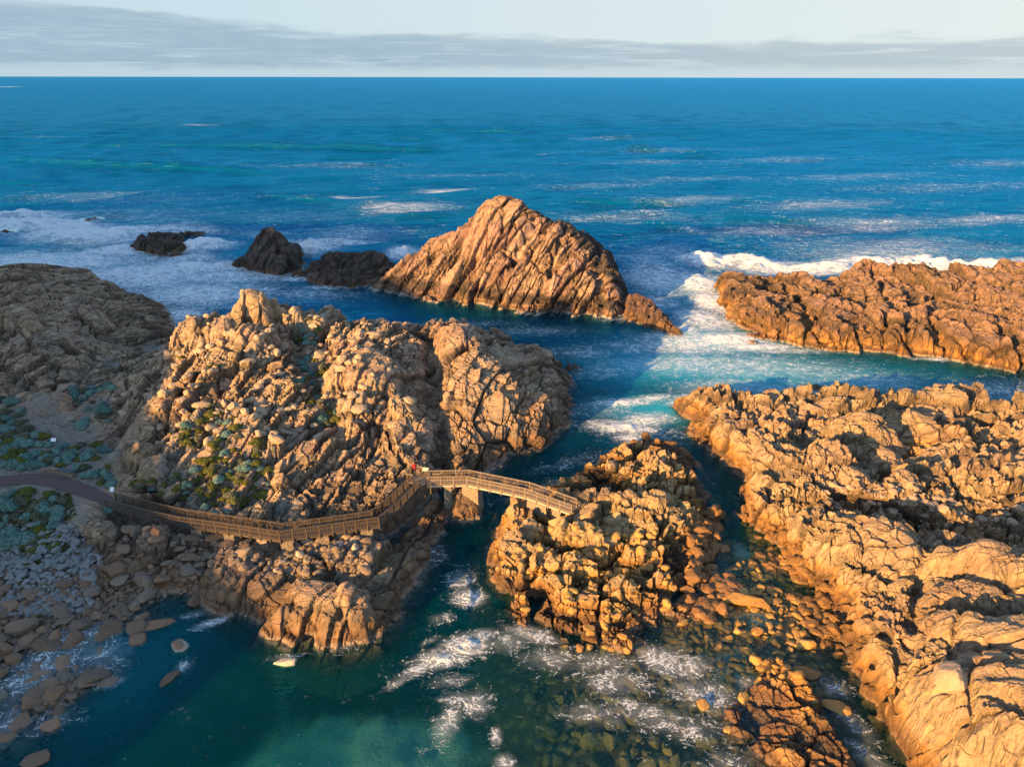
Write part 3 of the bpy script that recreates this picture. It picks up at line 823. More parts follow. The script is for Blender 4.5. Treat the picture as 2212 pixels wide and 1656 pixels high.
# ---- the shelf on the right
coastH = W([(1463, 872), (1478, 902), (1495, 942), (1520, 967), (1560, 1002), (1588, 1032), (1604, 1072), (1600, 1110), (1618, 1132), (1642, 1152), (1678, 1172), (1690, 1210), (1735, 1242), (1768, 1262),
            (1788, 1292), (1798, 1332), (1808, 1400), (1836, 1450), (1860, 1500), (1882, 1550), (1922, 1600), (1965, 1665), (2010, 1740), ('w', 60, 20), ('w', 135, 30), ('w', 150, 112),
            (2330, 925), (2211, 911), (2150, 906), (2080, 886), (2010, 872), (1950, 884), (1900, 892), (1860, 897), (1800, 892), (1740, 887), (1690, 892), (1620, 887), (1560, 872), (1500, 857)])
ctrlH = [P(*p) for p in [
    (1490, 880, 2), (1520, 920, 2.6), (1600, 920, 3.6), (1700, 930, 4.2), (1800, 920, 4.7), (1890, 915, 4.9), (1980, 900, 3.8), (2100, 910, 4), (2200, 930, 4), (2350, 950, 4.5),
    (1550, 970, 3), (1650, 1000, 4.4), (1750, 1000, 4.9), (1850, 1000, 4.7), (1960, 985, 2.6), (1990, 960, 2.6), (2060, 1000, 5), (2150, 1000, 5), (2350, 1000, 5.5),
    (1625, 1060, 2.8), (1660, 1085, 3), (1750, 1090, 3.4), (1850, 1060, 4.2), (1950, 1060, 4.2), (2050, 1080, 3.5), (2150, 1080, 3.8), (1850, 1105, 2.4), (1940, 1120, 2.6), (2080, 1140, 2.8), (2180, 1150, 3.6),
    (1690, 1150, 2.2), (1720, 1200, 2.0), (1780, 1150, 4.6), (1850, 1140, 5.4), (1950, 1150, 5.4), (1990, 1190, 4.3), (1850, 1215, 3.8), (1940, 1235, 3.6), (2040, 1200, 5.8), (2130, 1200, 6.5), (2200, 1220, 7),
    (1815, 1290, 1.9), (1900, 1300, 4), (2000, 1290, 5.2), (2100, 1300, 6), (2200, 1300, 7), (2350, 1300, 8.5), (1840, 1400, 2.2), (1900, 1400, 4), (2000, 1400, 5.7), (2100, 1400, 6.6), (2200, 1400, 7.7),
    (1900, 1500, 2.6), (2000, 1500, 5), (2100, 1500, 6.7), (2200, 1500, 7.8), (1960, 1600, 2.8), (2080, 1600, 5.6), (2200, 1600, 7.2), (2350, 1500, 9), (2350, 1650, 9), (2100, 1700, 5.5)]]
ribsH = [(5.5, 1.9, 168, 0.5, 1.0, 0.8, 0.06), (1.9, 6.0, 171, 0.15, 0.25, 0.52, 0.05, (14, -0.35)), (1.5, 5.0, 100, 0.08, 0.2, 0.45, 0.05, (12, 0.0)), (2.5, 1.7, 158, 0.38, 0.75, 0.6, 0.08, (13, -0.3)), (1.7, 1.8, 150, 0.06, 0.15, 0.32, 0.05), (1.1, 1.5, 140, 0.30, 0.55, 0.42, 0.11, (10, -0.18)), (0.6, 1.4, 100, 0.12, 0.22, 0.16, 0.15, (6, -0.1))]
M_shelf = rock_mat('shelf_granite', warm=(0.53, 0.365, 0.20), pink=(0.50, 0.315, 0.19), grey=(0.35, 0.275, 0.19), orange=0.9, orange_top=3.0, black=0.55, black_z=(0.6, 1.4), rim=0.2, grey_mix=0.45, streak_dir=2.7, gain=0.88)


def modsH(X, Y, base):
    amp = np.ones_like(base)
    for u, v, z, r, f in [(2150, 1500, 7, 7, 0.25), (2080, 1250, 6, 4, 0.35), (1880, 1170, 5.2, 4, 0.3), (2150, 1230, 6.6, 4, 0.35), (1860, 925, 4.8, 3, 0.4)]:
        p = P(u, v, z)
        amp *= 1 - f * np.exp(-(np.hypot(X - p[0], Y - p[1]) / r) ** 2)
    return base, amp


shelf = formation('rock_shelf', coastH, ctrlH, 0.12, 2.0, ribsH, 71, M_shelf, amp=1.1, coast_n=0.7, shrink=0.3, minz=0.6, mods=modsH, bbox=(13, 24, 110, 118),
                  knobs=[(P(u, v, z)[0], P(u, v, z)[1], rx, ry, an, h, pw) for u, v, z, rx, ry, an, h, pw in
                         [(1865, 925, 4.8, 5.2, 2.6, 172, 1.5, 2.8), (1905, 1160, 5.2, 4.4, 3.0, 170, 1.0, 3.2), (1780, 1180, 4.2, 2.6, 2.2, 170, 1.0, 3), (2060, 1200, 6, 4.2, 2.2, 170, 1.4, 2.8),
                          (2150, 1220, 6.6, 3.0, 2.6, 150, 1.3, 2.8), (2060, 1290, 5.6, 3.4, 1.8, 165, 0.8, 2.8), (2150, 1370, 6.9, 3.6, 2.4, 150, 1.2, 2.8), (2120, 1480, 6.6, 4.2, 2.2, 165, 0.9, 3.2),
                          (2150, 1560, 6.6, 4.2, 2.2, 165, 1.0, 3.2), (1700, 975, 4.4, 2.4, 1.3, 165, 0.8, 2.6), (1800, 1245, 2.6, 1.6, 1.2, 20, 0.9, 2.6), (2030, 1350, 5.6, 2.6, 1.6, 165, 0.8, 2.8),
                          (1960, 1010, 3.6, 2.2, 1.6, 160, 1.4, 2.6), (1945, 1045, 4.2, 1.8, 1.5, 140, 1.2, 2.6), (1985, 905, 4, 2.6, 1.8, 170, 1.0, 2.6)]],
                  clefts=[([P(1660, 1095, 3), P(1800, 1115, 2.8), P(1950, 1125, 2.8), P(2211, 1165, 3.6)], 1.5, 1.0), ([P(1985, 1200, 4.6), P(1985, 1330, 5), P(1960, 1420, 4.5), P(1990, 1640, 4)], 0.6, 1.4),
                          ([P(1900, 1235, 4), P(2010, 1240, 5), P(2211, 1270, 7)], 0.6, 1.1), ([P(2010, 1440, 6), P(2211, 1450, 7.8)], 0.35, 0.9), ([P(1990, 1300, 5), P(2100, 1322, 6), P(2230, 1335, 7)], 0.28, 0.9), ([P(1990, 1375, 5), P(2110, 1395, 6.6), P(2230, 1400, 7.6)], 0.25, 0.8), ([P(2000, 1500, 5), P(2110, 1520, 6.6), P(2230, 1535, 7.8)], 0.28, 0.9), ([P(2010, 1570, 5), P(2120, 1590, 6.4), P(2230, 1600, 7.2)], 0.25, 0.8), ([P(2105, 1445, 6.6), P(2095, 1540, 6.4), P(2100, 1660, 5.8)], 0.25, 0.8), ([P(1935, 1370, 4.4), P(1960, 1500, 4), P(1990, 1660, 3.5)], 0.3, 0.9), ([P(1895, 1390, 3.6), P(1920, 1500, 3), P(1955, 1600, 2.8)], 0.25, 0.7), ([P(2060, 1330, 5.8), P(2050, 1440, 6)], 0.22, 0.7), ([P(1790, 1130, 4), P(1850, 1180, 4.6), P(1870, 1230, 3.6)], 0.22, 0.6), ([P(1960, 960, 3), P(1930, 1010, 3.6), P(1890, 1040, 4)], 1.2, 1.0)])
tag(shelf, 'broad pale gold rock shelf of close fractured blocks filling the right side', 'rock shelf')

# ---- the islet at the end of the bridge
coastI = W([(1092, 1092), (1067, 1130), (1059, 1180), (1056, 1230), (1060, 1290), (1068, 1330), (1120, 1352), (1180, 1368), (1230, 1392), (1280, 1408), (1350, 1400), (1430, 1388), (1480, 1355), (1518, 1318),
            (1535, 1280), (1545, 1240), (1552, 1190), (1562, 1150), (1556, 1105), (1540, 1060), (1512, 1005), (1482, 978), (1442, 958), (1402, 948), (1372, 948), (1332, 970), (1285, 1002), (1240, 1022),
            (1192, 1052), (1130, 1072)])
PI = lambda u, v, z=0.0: P(u, v, z * 0.5)
ctrlI = [PI(*p) for p in [(1100, 1150, 4), (1150, 1110, 5.2), (1200, 1100, 5.6), (1250, 1090, 6.0), (1300, 1090, 6.5), (1400, 1100, 6.5), (1300, 1060, 5), (1400, 1000, 4), (1370, 965, 2.6), (1450, 1020, 4), (1500, 1060, 3.2),
                           (1250, 1030, 3.4), (1200, 1062, 3.6), (1250, 1160, 6), (1350, 1150, 6), (1450, 1150, 5), (1520, 1140, 2.2), (1110, 1220, 4), (1200, 1220, 4.6), (1300, 1220, 4.5), (1400, 1220, 4), (1480, 1220, 2.5),
                           (1100, 1300, 2.8), (1200, 1300, 2.9), (1300, 1310, 2.2), (1400, 1300, 1.8), (1460, 1300, 1), (1200, 1350, 1.2), (1300, 1380, 0.6), (1400, 1370, 0.4), (1130, 1100, 3.6), (1150, 1160, 4.2)]]
ribsI = [(4.2, 1.5, 155, 0.55, 0.7, 0.8, 0.06), (1.6, 5.0, 165, 0.07, 0.12, 0.34, 0.05, (9, -0.3)), (1.6, 5.0, 80, 0.05, 0.12, 0.30, 0.05, (9, -0.2)), (1.9, 1.35, 160, 0.34, 0.6, 0.55, 0.07, (9, -0.35)), (1.4, 1.5, 155, 0.06, 0.15, 0.30, 0.05), (0.95, 1.4, 130, 0.22, 0.42, 0.34, 0.11, (6, -0.12)), (0.5, 1.3, 30, 0.08, 0.16, 0.12, 0.16, (5, -0.1))]
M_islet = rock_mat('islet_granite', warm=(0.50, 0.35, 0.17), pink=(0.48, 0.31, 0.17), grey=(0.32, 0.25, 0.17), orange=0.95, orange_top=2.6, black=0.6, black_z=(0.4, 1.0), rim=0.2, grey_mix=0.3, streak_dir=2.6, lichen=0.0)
islet = formation('rock_island', coastI, ctrlI, 0.11, 1.9, ribsI, 83, M_islet, amp=1.0, coast_n=0.7, minz=0.35, shrink=0.45,
                  knobs=[(PI(u, v, z)[0], PI(u, v, z)[1], rx, ry, an, h, pw) for u, v, z, rx, ry, an, h, pw in
                         [(1245, 1150, 5.6, 2.3, 1.7, 175, 0.8, 2.8), (1285, 1075, 5.6, 2.0, 1.3, 165, 1.0, 3), (1350, 1085, 6, 1.5, 1.3, 20, 1.1, 2.8), (1420, 1090, 6, 2.1, 1.8, 25, 1.5, 2.4), (1440, 1110, 6, 1.4, 1.1, 0, 0.6, 2.6),
                          (1290, 1160, 5.6, 1.0, 1.2, 0, 0.9, 2.6), (1390, 1235, 4.2, 1.8, 1.2, 160, 0.8, 2.8), (1330, 1270, 3, 1.7, 1.3, 160, 0.8, 2.8), (1230, 1300, 3, 2.0, 1.2, 165, 0.7, 2.8), (1440, 1245, 3.6, 1.3, 1.1, 30, 0.8, 2.6),
                          (1180, 1250, 4.4, 1.6, 0.9, 165, 0.5, 2.8), (1310, 1340, 1.8, 1.3, 0.9, 150, 0.7, 2.6), (1370, 1190, 5, 1.5, 1.0, 160, 0.6, 2.8)]],
                  clefts=[([PI(1275, 1030, 3.4), PI(1360, 1062, 4.5), PI(1480, 1075, 3.4)], 1.0, 1.6), ([PI(1160, 1120, 5), PI(1190, 1175, 4.6), PI(1215, 1195, 4.6)], 1.2, 1.8), ([PI(1150, 1190, 4.5), PI(1150, 1345, 1.5)], 0.35, 1.2),
                          ([PI(1160, 1235, 4.4), PI(1300, 1255, 4), PI(1470, 1215, 3)], 0.45, 0.9), ([PI(1290, 1250, 4), PI(1310, 1390, 0.5)], 0.3, 0.9)])
tag(islet, 'orange blocky islet at the right hand end of the footbridge', 'rock island')

# ---- the low ledge in the shallows at lower right
zl = lambda x, y: ((1700 + 0.389 * x) / 1.158, (1273 + 0.389 * y) / 1.158)
coastL = W([zl(*q) for q in ((570, 1010), (690, 985), (745, 1100), (900, 1240), (960, 1380), (1020, 1480), (1130, 1600), (1170, 1800), (800, 1800), (640, 1650), (540, 1560), (480, 1440), (350, 1400), (360, 1200), (470, 1110))])
ctrlL = [P(*zl(x, y), z) for x, y, z in ((600, 1050, 0.8), (680, 1130, 1.1), (560, 1150, 0.8), (800, 1180, 1.0), (430, 1230, 0.6), (420, 1360, 0.6), (640, 1300, 0.35), (820, 1320, 0.8), (600, 1420, 0.7), (700, 1500, 1.1), (900, 1430, 1.2), (950, 1550, 1.2),
                                         (800, 1600, 1.0), (1060, 1640, 0.9), (900, 1750, 1.0), (560, 1500, 0.7), (740, 1380, 0.7))]
ledge = formation('rock_ledge', coastL, ctrlL, 0.09, 0.9, [(2.8, 1.8, 150, 0.30, 0.6, 0.5, 0.12), (1.3, 2.0, 150, 0.16, 0.4, 0.3, 0.15), (0.6, 1.5, 120, 0.08, 0.2, 0.12, 0.2)], 97,
                  rock_mat('ledge_granite', warm=(0.47, 0.31, 0.14), pink=(0.45, 0.28, 0.14), grey=(0.28, 0.21, 0.13), orange=0.7, orange_top=3.0, black=0.4, black_z=(0.1, 0.3), rim=0.1, grey_mix=0.35, streak_dir=2.6), amp=0.9, coast_n=0.8, minz=None)
tag(ledge, 'low golden ledge of split slabs awash between foam and the shelf at lower right', 'rock ledge')

M_orange = rock_mat('orange_sea_rock', warm=(0.48, 0.30, 0.15), pink=(0.45, 0.26, 0.14), grey=(0.3, 0.2, 0.13), orange=0.7, orange_top=3.5, black=0.25, black_z=(0.5, 0.9), rim=0.25, grey_mix=0.3)
small_islet('sea_rock', 'bright orange rock in the swirl beyond the right shelf', 'rock', [(1752, 838), (1790, 850), (1796, 838), ('b', 1785, 825, 1.6, 0, 1.5), ('b', 1755, 826, 1, 0, 1)], [(1770, 825, 2.2), (1785, 832, 1.8)], 91, M_orange, amp=0.5, res=0.15, coast_n=0.4, wdt=0.9)
small_islet('sea_rock', 'smaller tan rock touching the bright orange rock on its right', 'rock', [(1802, 848), (1834, 846), ('b', 1832, 836, 1, 0, 1.2), ('b', 1806, 828, 1.4, 0, 1.2)], [(1815, 828, 1.9), (1825, 836, 1.3)], 92, M_orange, amp=0.5, res=0.15, coast_n=0.4, wdt=0.9)
small_islet('sea_rock', 'dark pointed rock between the orange pair and the shelf', 'rock', [(1795, 876), (1815, 884), (1838, 882), ('b', 1836, 862, 1.6, 0, 1.4), ('b', 1815, 858, 2, 0, 1.4)], [(1822, 856, 2.4), (1830, 866, 1.6)], 93, amp=0.5, res=0.15, coast_n=0.4, wdt=1.0)
small_islet('sea_rock', 'broad dark rock with a sunlit crown close to the shelf edge', 'rock', [(1838, 886), (1880, 892), (1925, 890), (1950, 880), ('b', 1930, 866, 2, 0, 2), ('b', 1880, 856, 2.6, 0, 2.4), ('b', 1850, 862, 1.6, 0, 2)], [(1880, 856, 3.2), (1860, 868, 2.2), (1910, 866, 2.4), (1935, 876, 1.4)], 94, amp=0.5, res=0.15, coast_n=0.5, wdt=1.2)
#@@PART2
# ---- the mainland hill behind the left shoulder of the picture (it shades the left of the bay)
sa, ca = math.sin(SUN_AZ), math.cos(SUN_AZ)
TS = math.tan(SUN_EL)


def build_hill():
    S, T = np.meshgrid(np.arange(-330, 60, 4.0), np.arange(-300, -50, 4.0))
    zs = np.interp(S, [-330, -190, -160, -137, -111, -94, -84, -78, -64, -56, -50, 0, 60], [26, 25.5, 22, 17, 12.0, 6.6, 3.6, 2.6, 1.2, -0.6, -4, -40, -75])
    crest = zs + TS * (15 + 150) + 1.6 * fbm(S / 11, T * 0, 5, 4, 0.6)
    prof = np.where(T < -150, np.cos(np.clip((T + 150) / 150, -1, 0) * 1.2), np.cos(np.clip((T + 150) / 95, 0, 1) * math.pi / 2) ** 0.8)
    Z = np.maximum(crest * prof + 1.5 * fbm(S / 15, T / 15, 9, 3) * sstep(-150, -120, T), -2.0)
    X = S * ca + T * sa
    Y = -S * sa + T * ca
    ny, nx = S.shape
    idx = np.arange(nx * ny).reshape(ny, nx)
    F = np.stack([idx[:-1, :-1], idx[:-1, 1:], idx[1:, 1:], idx[1:, :-1]], -1).reshape(-1, 4)
    o = grid_mesh('hill', np.stack([X, Y, Z], -1).reshape(-1, 3), F, {}, plain_mat('hill_scrub', (0.05, 0.06, 0.03), (0.2, 0.17, 0.12), 0.15, 0.9))
    tag(o, kind='structure')


build_hill()

# ------------------------------------------------------------------ sea bed
def forms_height(x, y):
    h = np.full(x.shape, -50.0)
    for o, x0, y0, res, Z in FORMS:
        ny, nx = Z.shape
        fx, fy = (x - x0) / res, (y - y0) / res
        ok = (fx > 0) & (fx < nx - 1) & (fy > 0) & (fy < ny - 1)
        if ok.any():
            h[ok] = np.maximum(h[ok], bil(Z, fx[ok], fy[ok]))
    return h


def build_seabed():
    x0, y0, x1, y1, r = -150, 18, 160, 300, 0.5
    X, Y = np.meshgrid(np.arange(x0, x1, r), np.arange(y0, y1, r))
    gxc, gyc = np.meshgrid(np.arange(x0, x1 + 3, 3.0), np.arange(y0, y1 + 3, 3.0))
    sd = np.full(gxc.shape, -1e9)
    bedA = W([(430, 1285), (380, 1300), (280, 1320), (150, 1370), (60, 1420), (-60, 1460), (-200, 1500)]) + [np.array((-150, 60, 0))] + list(coastA[43:44]) + [np.array((-150, 170, 0))]
    bedA = list(coastA[:len(coastA) - 8]) + [np.array((-150, 60, 0))] + W([(-200, 1500), (-60, 1460), (60, 1420), (150, 1370), (280, 1320), (380, 1300)])
    for poly in (bedA, coastC, coastF, coastH, coastI):
        sd = np.maximum(sd, poly_sd(poly, gxc, gyc))
    d = -bil(sd, (X - x0) / 3.0, (Y - y0) / 3.0)
    Z = -(1.0 + 0.33 * np.clip(d, 0, 40))
    Z = np.where(d < 0, -1.0 + 0.1 * d, Z)
    Z = np.maximum(Z, -11)
    wgt = np.zeros_like(Z)
    acc = np.zeros_like(Z)
    for u, v, zt, rad in [(1600, 1300, -0.15, 4), (1640, 1200, -0.3, 3.5), (1600, 1150, -1.3, 3), (1580, 1090, -2.2, 3), (1560, 1450, -0.75, 5), (1680, 1400, -0.2, 4), (1750, 1330, -0.1, 3.5), (1700, 1500, -0.3, 4), (1500, 1380, -0.2, 3),
                          (1450, 1450, -0.7, 5), (1300, 1480, -0.7, 5), (1250, 1580, -1.0, 6), (1450, 1600, -0.8, 6), (1650, 1600, -0.5, 4), (1750, 1560, -0.35, 4), (1800, 1640, -0.8, 4), (1880, 1620, -1.4, 2.5), (1600, 1690, -0.9, 6),
                          (1150, 1450, -1.6, 4), (1100, 1600, -2.2, 4), (1000, 1500, -3.2, 5), (880, 1600, -2.0, 5), (760, 1630, -2.0, 6), (640, 1600, -2.3, 4), (820, 1760, -1.9, 8), (1000, 1280, -4.0, 6), (1000, 1150, -4.0, 5),
                          (700, 1440, -4.2, 5), (500, 1430, -3.4, 5), (400, 1560, -4.0, 6), (470, 1650, -3.6, 4), (300, 1480, -1.6, 3.5), (620, 1440, -1.6, 2), (1080, 1400, -2.6, 3)]:
        p = P(u, v)
        g = np.exp(-((X - p[0]) ** 2 + (Y - p[1]) ** 2) / rad ** 2)
        acc += g * zt
        wgt += g
    a = np.clip(wgt * 1.4, 0, 1)
    Z = Z * (1 - a) + a * acc / np.maximum(wgt, 1e-6)
    wb = sstep(-24, -30, X) * sstep(64, 56, Y)
    gxb, gyb = np.meshgrid(np.arange(x0, 0, 2.0), np.arange(y0, 70, 2.0))
    tb = np.clip(tps(ctrlA)(gxb, gyb), -4.5, 3.0)
    Zb = np.clip(bil(tb, (X - x0) / 2.0, (Y - y0) / 2.0) - 0.25, -4.5, -0.6)
    Z = Z * (1 - wb) + Zb * wb
    Z = Z + 0.22 * fbm(X / 2.2, Y / 2.2, 3, 4) * np.clip(-Z, 0.4, 2.0)
    sand = np.zeros_like(Z)
    for u, v, rad in [(860, 1600, 4.5), (770, 1610, 5), (640, 1600, 4.5), (700, 1545, 3.0), (560, 1630, 3.5), (830, 1720, 8), (950, 1560, 2.5)]:
        p = P(u, v)
        sand = np.maximum(sand, np.exp(-(((X - p[0]) ** 2 + (Y - p[1]) ** 2) / rad ** 2) ** 1.5))
    for u, v, rad in [(1610, 1180, 3), (1640, 1330, 2.2), (1600, 1440, 2.5), (1560, 1300, 1.6), (1690, 1440, 1.8)]:
        p = P(u, v)
        sand = np.maximum(sand, 0.5 * np.exp(-((X - p[0]) ** 2 + (Y - p[1]) ** 2) / rad ** 2))
    brown = np.zeros_like(Z)
    for u, v, rad in [(1500, 1560, 16), (1650, 1350, 13), (1250, 1500, 8), (1100, 1400, 4)]:
        p = P(u, v)
        brown = np.maximum(brown, np.exp(-((X - p[0]) ** 2 + (Y - p[1]) ** 2) / rad ** 2))
    ny, nx = X.shape
    idx = np.arange(nx * ny).reshape(ny, nx)
    F = np.stack([idx[:-1, :-1], idx[:-1, 1:], idx[1:, 1:], idx[1:, :-1]], -1).reshape(-1, 4)
    m, t = new_mat('seabed_sand_and_weed')
    pos = t.new('ShaderNodeNewGeometry').outputs['Position']
    n = t.noise(pos, 0.5, 6, 0.65)
    n2 = t.noise(pos, 2.6, 5, 0.7)
    weed = t.mix(t.ramp01(n2, 0.35, 0.65), (0.018, 0.022, 0.014), (0.075, 0.07, 0.045))
    cob = t.voro(t.mix(0.8, pos, t.noise(pos, 1.2, 4, 0.6, 0, 1), 'ADD'), 0.9)
    brn = t.mix(t.ramp01(t.math('ADD', cob, t.math('MULTIPLY', n2, 0.8)), 0.3, 0.95), (0.46, 0.28, 0.11), (0.13, 0.08, 0.04))
    brn = t.mix(t.ramp01(n, 0.42, 0.62, 0, 0.8), brn, (0.10, 0.068, 0.035))
    c = t.mix(t.ramp01(t.math('ADD', t.attr('brown'), t.math('MULTIPLY', t.math('SUBTRACT', n, 0.5), 0.5)), 0.3, 0.6), weed, brn)
    c = t.mix(t.ramp01(t.math('ADD', t.attr('sand'), t.math('MULTIPLY', t.math('SUBTRACT', n, 0.5), 0.8)), 0.08, 0.85), c, (0.52, 0.58, 0.46))
    finish(t, principled(t, c, 0.95, 0.1, t.bump(n2, 0.6, 0.3)).outputs[0])
    o = grid_mesh('seabed', np.stack([X, Y, Z], -1).reshape(-1, 3), F, {'sand': sand.ravel(), 'brown': brown.ravel()}, m)
    tag(o, kind='structure')
    FORMS.append((o, x0, y0, r, Z))
    return o


seabed = build_seabed()

# ------------------------------------------------------------------ water
# (u, v, half width, half depth in metres, turn in degrees, strength)
FOAM = [(60, 490, 24, 10, -8, 1.15), (170, 515, 18, 9, -10, 1.2), (20, 470, 24, 8, -5, 0.85), (250, 545, 12, 9, 0, 0.95), (320, 500, 20, 8, 0, 0.8), (440, 535, 8, 7, 0, 1.05), (400, 560, 9, 6, 0, 0.7), (660, 540, 8, 7, 0, 0.95), (720, 525, 12, 6, 0, 0.8),
        (560, 505, 14, 8, 0, 0.4), (870, 550, 4, 5, 0, 0.95), (100, 570, 28, 16, 0, 0.85), (300, 600, 24, 16, 0, 0.82), (420, 640, 18, 9, 0, 0.8), (480, 600, 16, 9, 0, 0.72), (420, 580, 16, 8, 0, 0.9), (380, 680, 6, 5, 0, 0.8), (640, 640, 14, 6, 0, 0.45),
        (760, 505, 18, 12, 0, 0.45), (620, 470, 30, 16, 0, 0.36), (300, 470, 40, 20, 0, 0.36), (880, 450, 18, 14, 15, 0.46), (840, 445, 10, 8, 15, 0.5), (960, 412, 12, 8, 20, 0.52), (650, 397, 24, 8, 5, 0.44), (740, 428, 14, 5, 10, 0.62),
        (580, 385, 16, 4, 0, 0.55), (460, 400, 16, 4, 0, 0.5), (560, 410, 14, 3, 10, 0.45), (800, 400, 25, 8, 5, 0.45), (100, 375, 22, 4, 0, 0.4), (640, 605, 6, 2, 0, 0.7), (700, 622, 6, 2, 0, 0.6), (800, 605, 5, 4, 0, 0.5),
        (1520, 560, 7, 8, 0, 1.1), (1580, 562, 11, 7, 0, 1.0), (1650, 572, 10, 8, 0, 0.95), (1760, 580, 14, 7, 0, 1.0), (1900, 572, 13, 8, 0, 1.05), (2000, 570, 12, 8, 0, 1.1), (2100, 572, 11, 7, 0, 1.1), (2190, 570, 14, 9, 0, 0.9),
        (1900, 545, 24, 8, 0, 0.5), (1510, 610, 6, 10, 0, 0.95), (1540, 650, 4.5, 8, 0, 1.05), (1525, 690, 6, 7, 0, 0.9), (1575, 730, 7, 3.5, 0, 1.05), (1630, 747, 7, 2, 0, 0.95), (1500, 740, 10, 6, 0, 0.78), (1430, 600, 9, 14, 0, 0.7),
        (1380, 560, 9, 9, 0, 0.5), (1420, 650, 5, 6, 0, 0.62), (1450, 540, 14, 10, 0, 0.42), (1480, 710, 3.5, 3, 0, 0.8), (1700, 755, 9, 1.6, 0, 0.65), (1400, 745, 9, 4, 0, 0.5), (1480, 785, 13, 5, 0, 0.62), (1600, 790, 14, 6, 0, 0.6),
        (1730, 800, 13, 6, 0, 0.5), (1560, 830, 9, 3.4, 10, 0.58), (1700, 840, 11, 3.4, 0, 0.54), (1860, 820, 12, 5, 0, 0.5), (2040, 850, 13, 5, 0, 0.48), (2150, 840, 10, 5, 0, 0.52), (2030, 772, 3, 0.9, 0, 0.85), (1250, 760, 8, 4, 0, 0.42),
        (1300, 800, 6, 4, 0, 0.44), (1765, 842, 3.5, 1.8, 0, 0.75), (1150, 715, 10, 3, 0, 0.42), (1050, 700, 9, 2, 0, 0.35), (1350, 868, 4.6, 1.3, 8, 0.98), (1415, 858, 3.4, 1.2, 12, 0.85), (1345, 922, 4.8, 2.0, -12, 1.08), (1400, 905, 3.8, 2.0, 15, 0.98),
        (1370, 945, 2.6, 1.6, 0, 0.9), (1500, 858, 4, 1.6, 10, 0.95), (1470, 868, 2, 1.6, 0, 0.9), (1310, 880, 4, 4, 30, 0.52), (1440, 935, 3, 3, 0, 0.5), (1240, 890, 4, 2, 0, 0.45), (1230, 1000, 6, 1.4, 25, 0.45), (1150, 1060, 5, 0.9, 30, 0.45),
        (1015, 1292, 1.5, 1.2, 0, 0.95), (1000, 1255, 1.6, 1.8, 0, 0.6), (920, 1200, 1.8, 1.6, 40, 0.62), (890, 1215, 0.9, 0.8, 40, 0.8), (1005, 1395, 1.9, 1.2, 20, 1.1), (960, 1420, 2.2, 1.0, 15, 1.0), (905, 1445, 1.9, 0.6, 35, 0.85), (860, 1475, 1.2, 0.4, 40, 0.72),
        (1040, 1375, 1.4, 0.8, 20, 0.9), (975, 1470, 1.8, 0.8, 10, 0.55), (970, 1560, 0.9, 1.8, -20, 0.78), (1030, 1520, 1.2, 1.4, -15, 0.7), (990, 1510, 1.6, 0.9, 10, 0.58), (1092, 1645, 0.8, 0.6, 0, 0.8), (1075, 1590, 0.4, 0.8, 0, 0.8), (950, 1340, 1.2, 0.8, 20, 0.5),
        (930, 1385, 1.0, 0.4, 30, 0.55), (1150, 1370, 2.2, 0.9, -20, 0.9), (1100, 1385, 2.2, 1.2, 0, 0.62), (1190, 1420, 2.4, 1.5, 0, 0.6), (1300, 1430, 2.8, 1.6, 0, 0.62), (1330, 1470, 3, 1.6, 0, 0.6), (1440, 1425, 2.4, 1.4, -20, 0.85), (1480, 1440, 2.2, 1.4, 0, 0.72),
        (1540, 1500, 2.2, 1.6, -30, 0.66), (1500, 1490, 2.4, 1.6, 0, 0.6), (1400, 1540, 3.4, 1.3, -20, 0.62), (1290, 1540, 2.8, 1.2, 0, 0.58), (1500, 1570, 2.4, 1.4, 0, 0.54), (1620, 1470, 1.6, 0.9, 0, 0.5), (1850, 1560, 0.9, 2.2, 20, 0.6), (1800, 1480, 1.2, 1.4, 30, 0.56),
        (1880, 1630, 0.9, 1.8, 20, 0.6), (1700, 1560, 1.4, 0.8, 0, 0.6), (1720, 1620, 1.6, 0.8, 0, 0.62), (1580, 1640, 2.0, 1.0, 0, 0.5), (180, 1370, 2.6, 2.4, 25, 0.68), (110, 1430, 3.2, 1.8, 25, 0.66), (60, 1470, 2.4, 2.0, 30, 0.62), (220, 1420, 2.2, 2.0, 20, 0.6),
        (30, 1560, 1.6, 2.4, 0, 0.6), (120, 1560, 1.6, 1.6, 30, 0.5), (245, 1475, 0.9, 0.5, 30, 0.85), (455, 1348, 1.3, 0.5, 25, 0.95), (420, 1330, 1.2, 0.6, 10, 0.6), (195, 1245, 1.3, 0.7, -20, 0.9), (150, 1290, 1.6, 1.0, 30, 0.7), (120, 1330, 1.5, 1.0, 30, 0.6),
        (400, 1440, 0.8, 0.7, 30, 0.6), (620, 1420, 1.5, 0.3, 10, 0.55), (760, 1390, 1.6, 0.8, 20, 0.55), (850, 1320, 1.0, 0.5, 40, 0.6)]
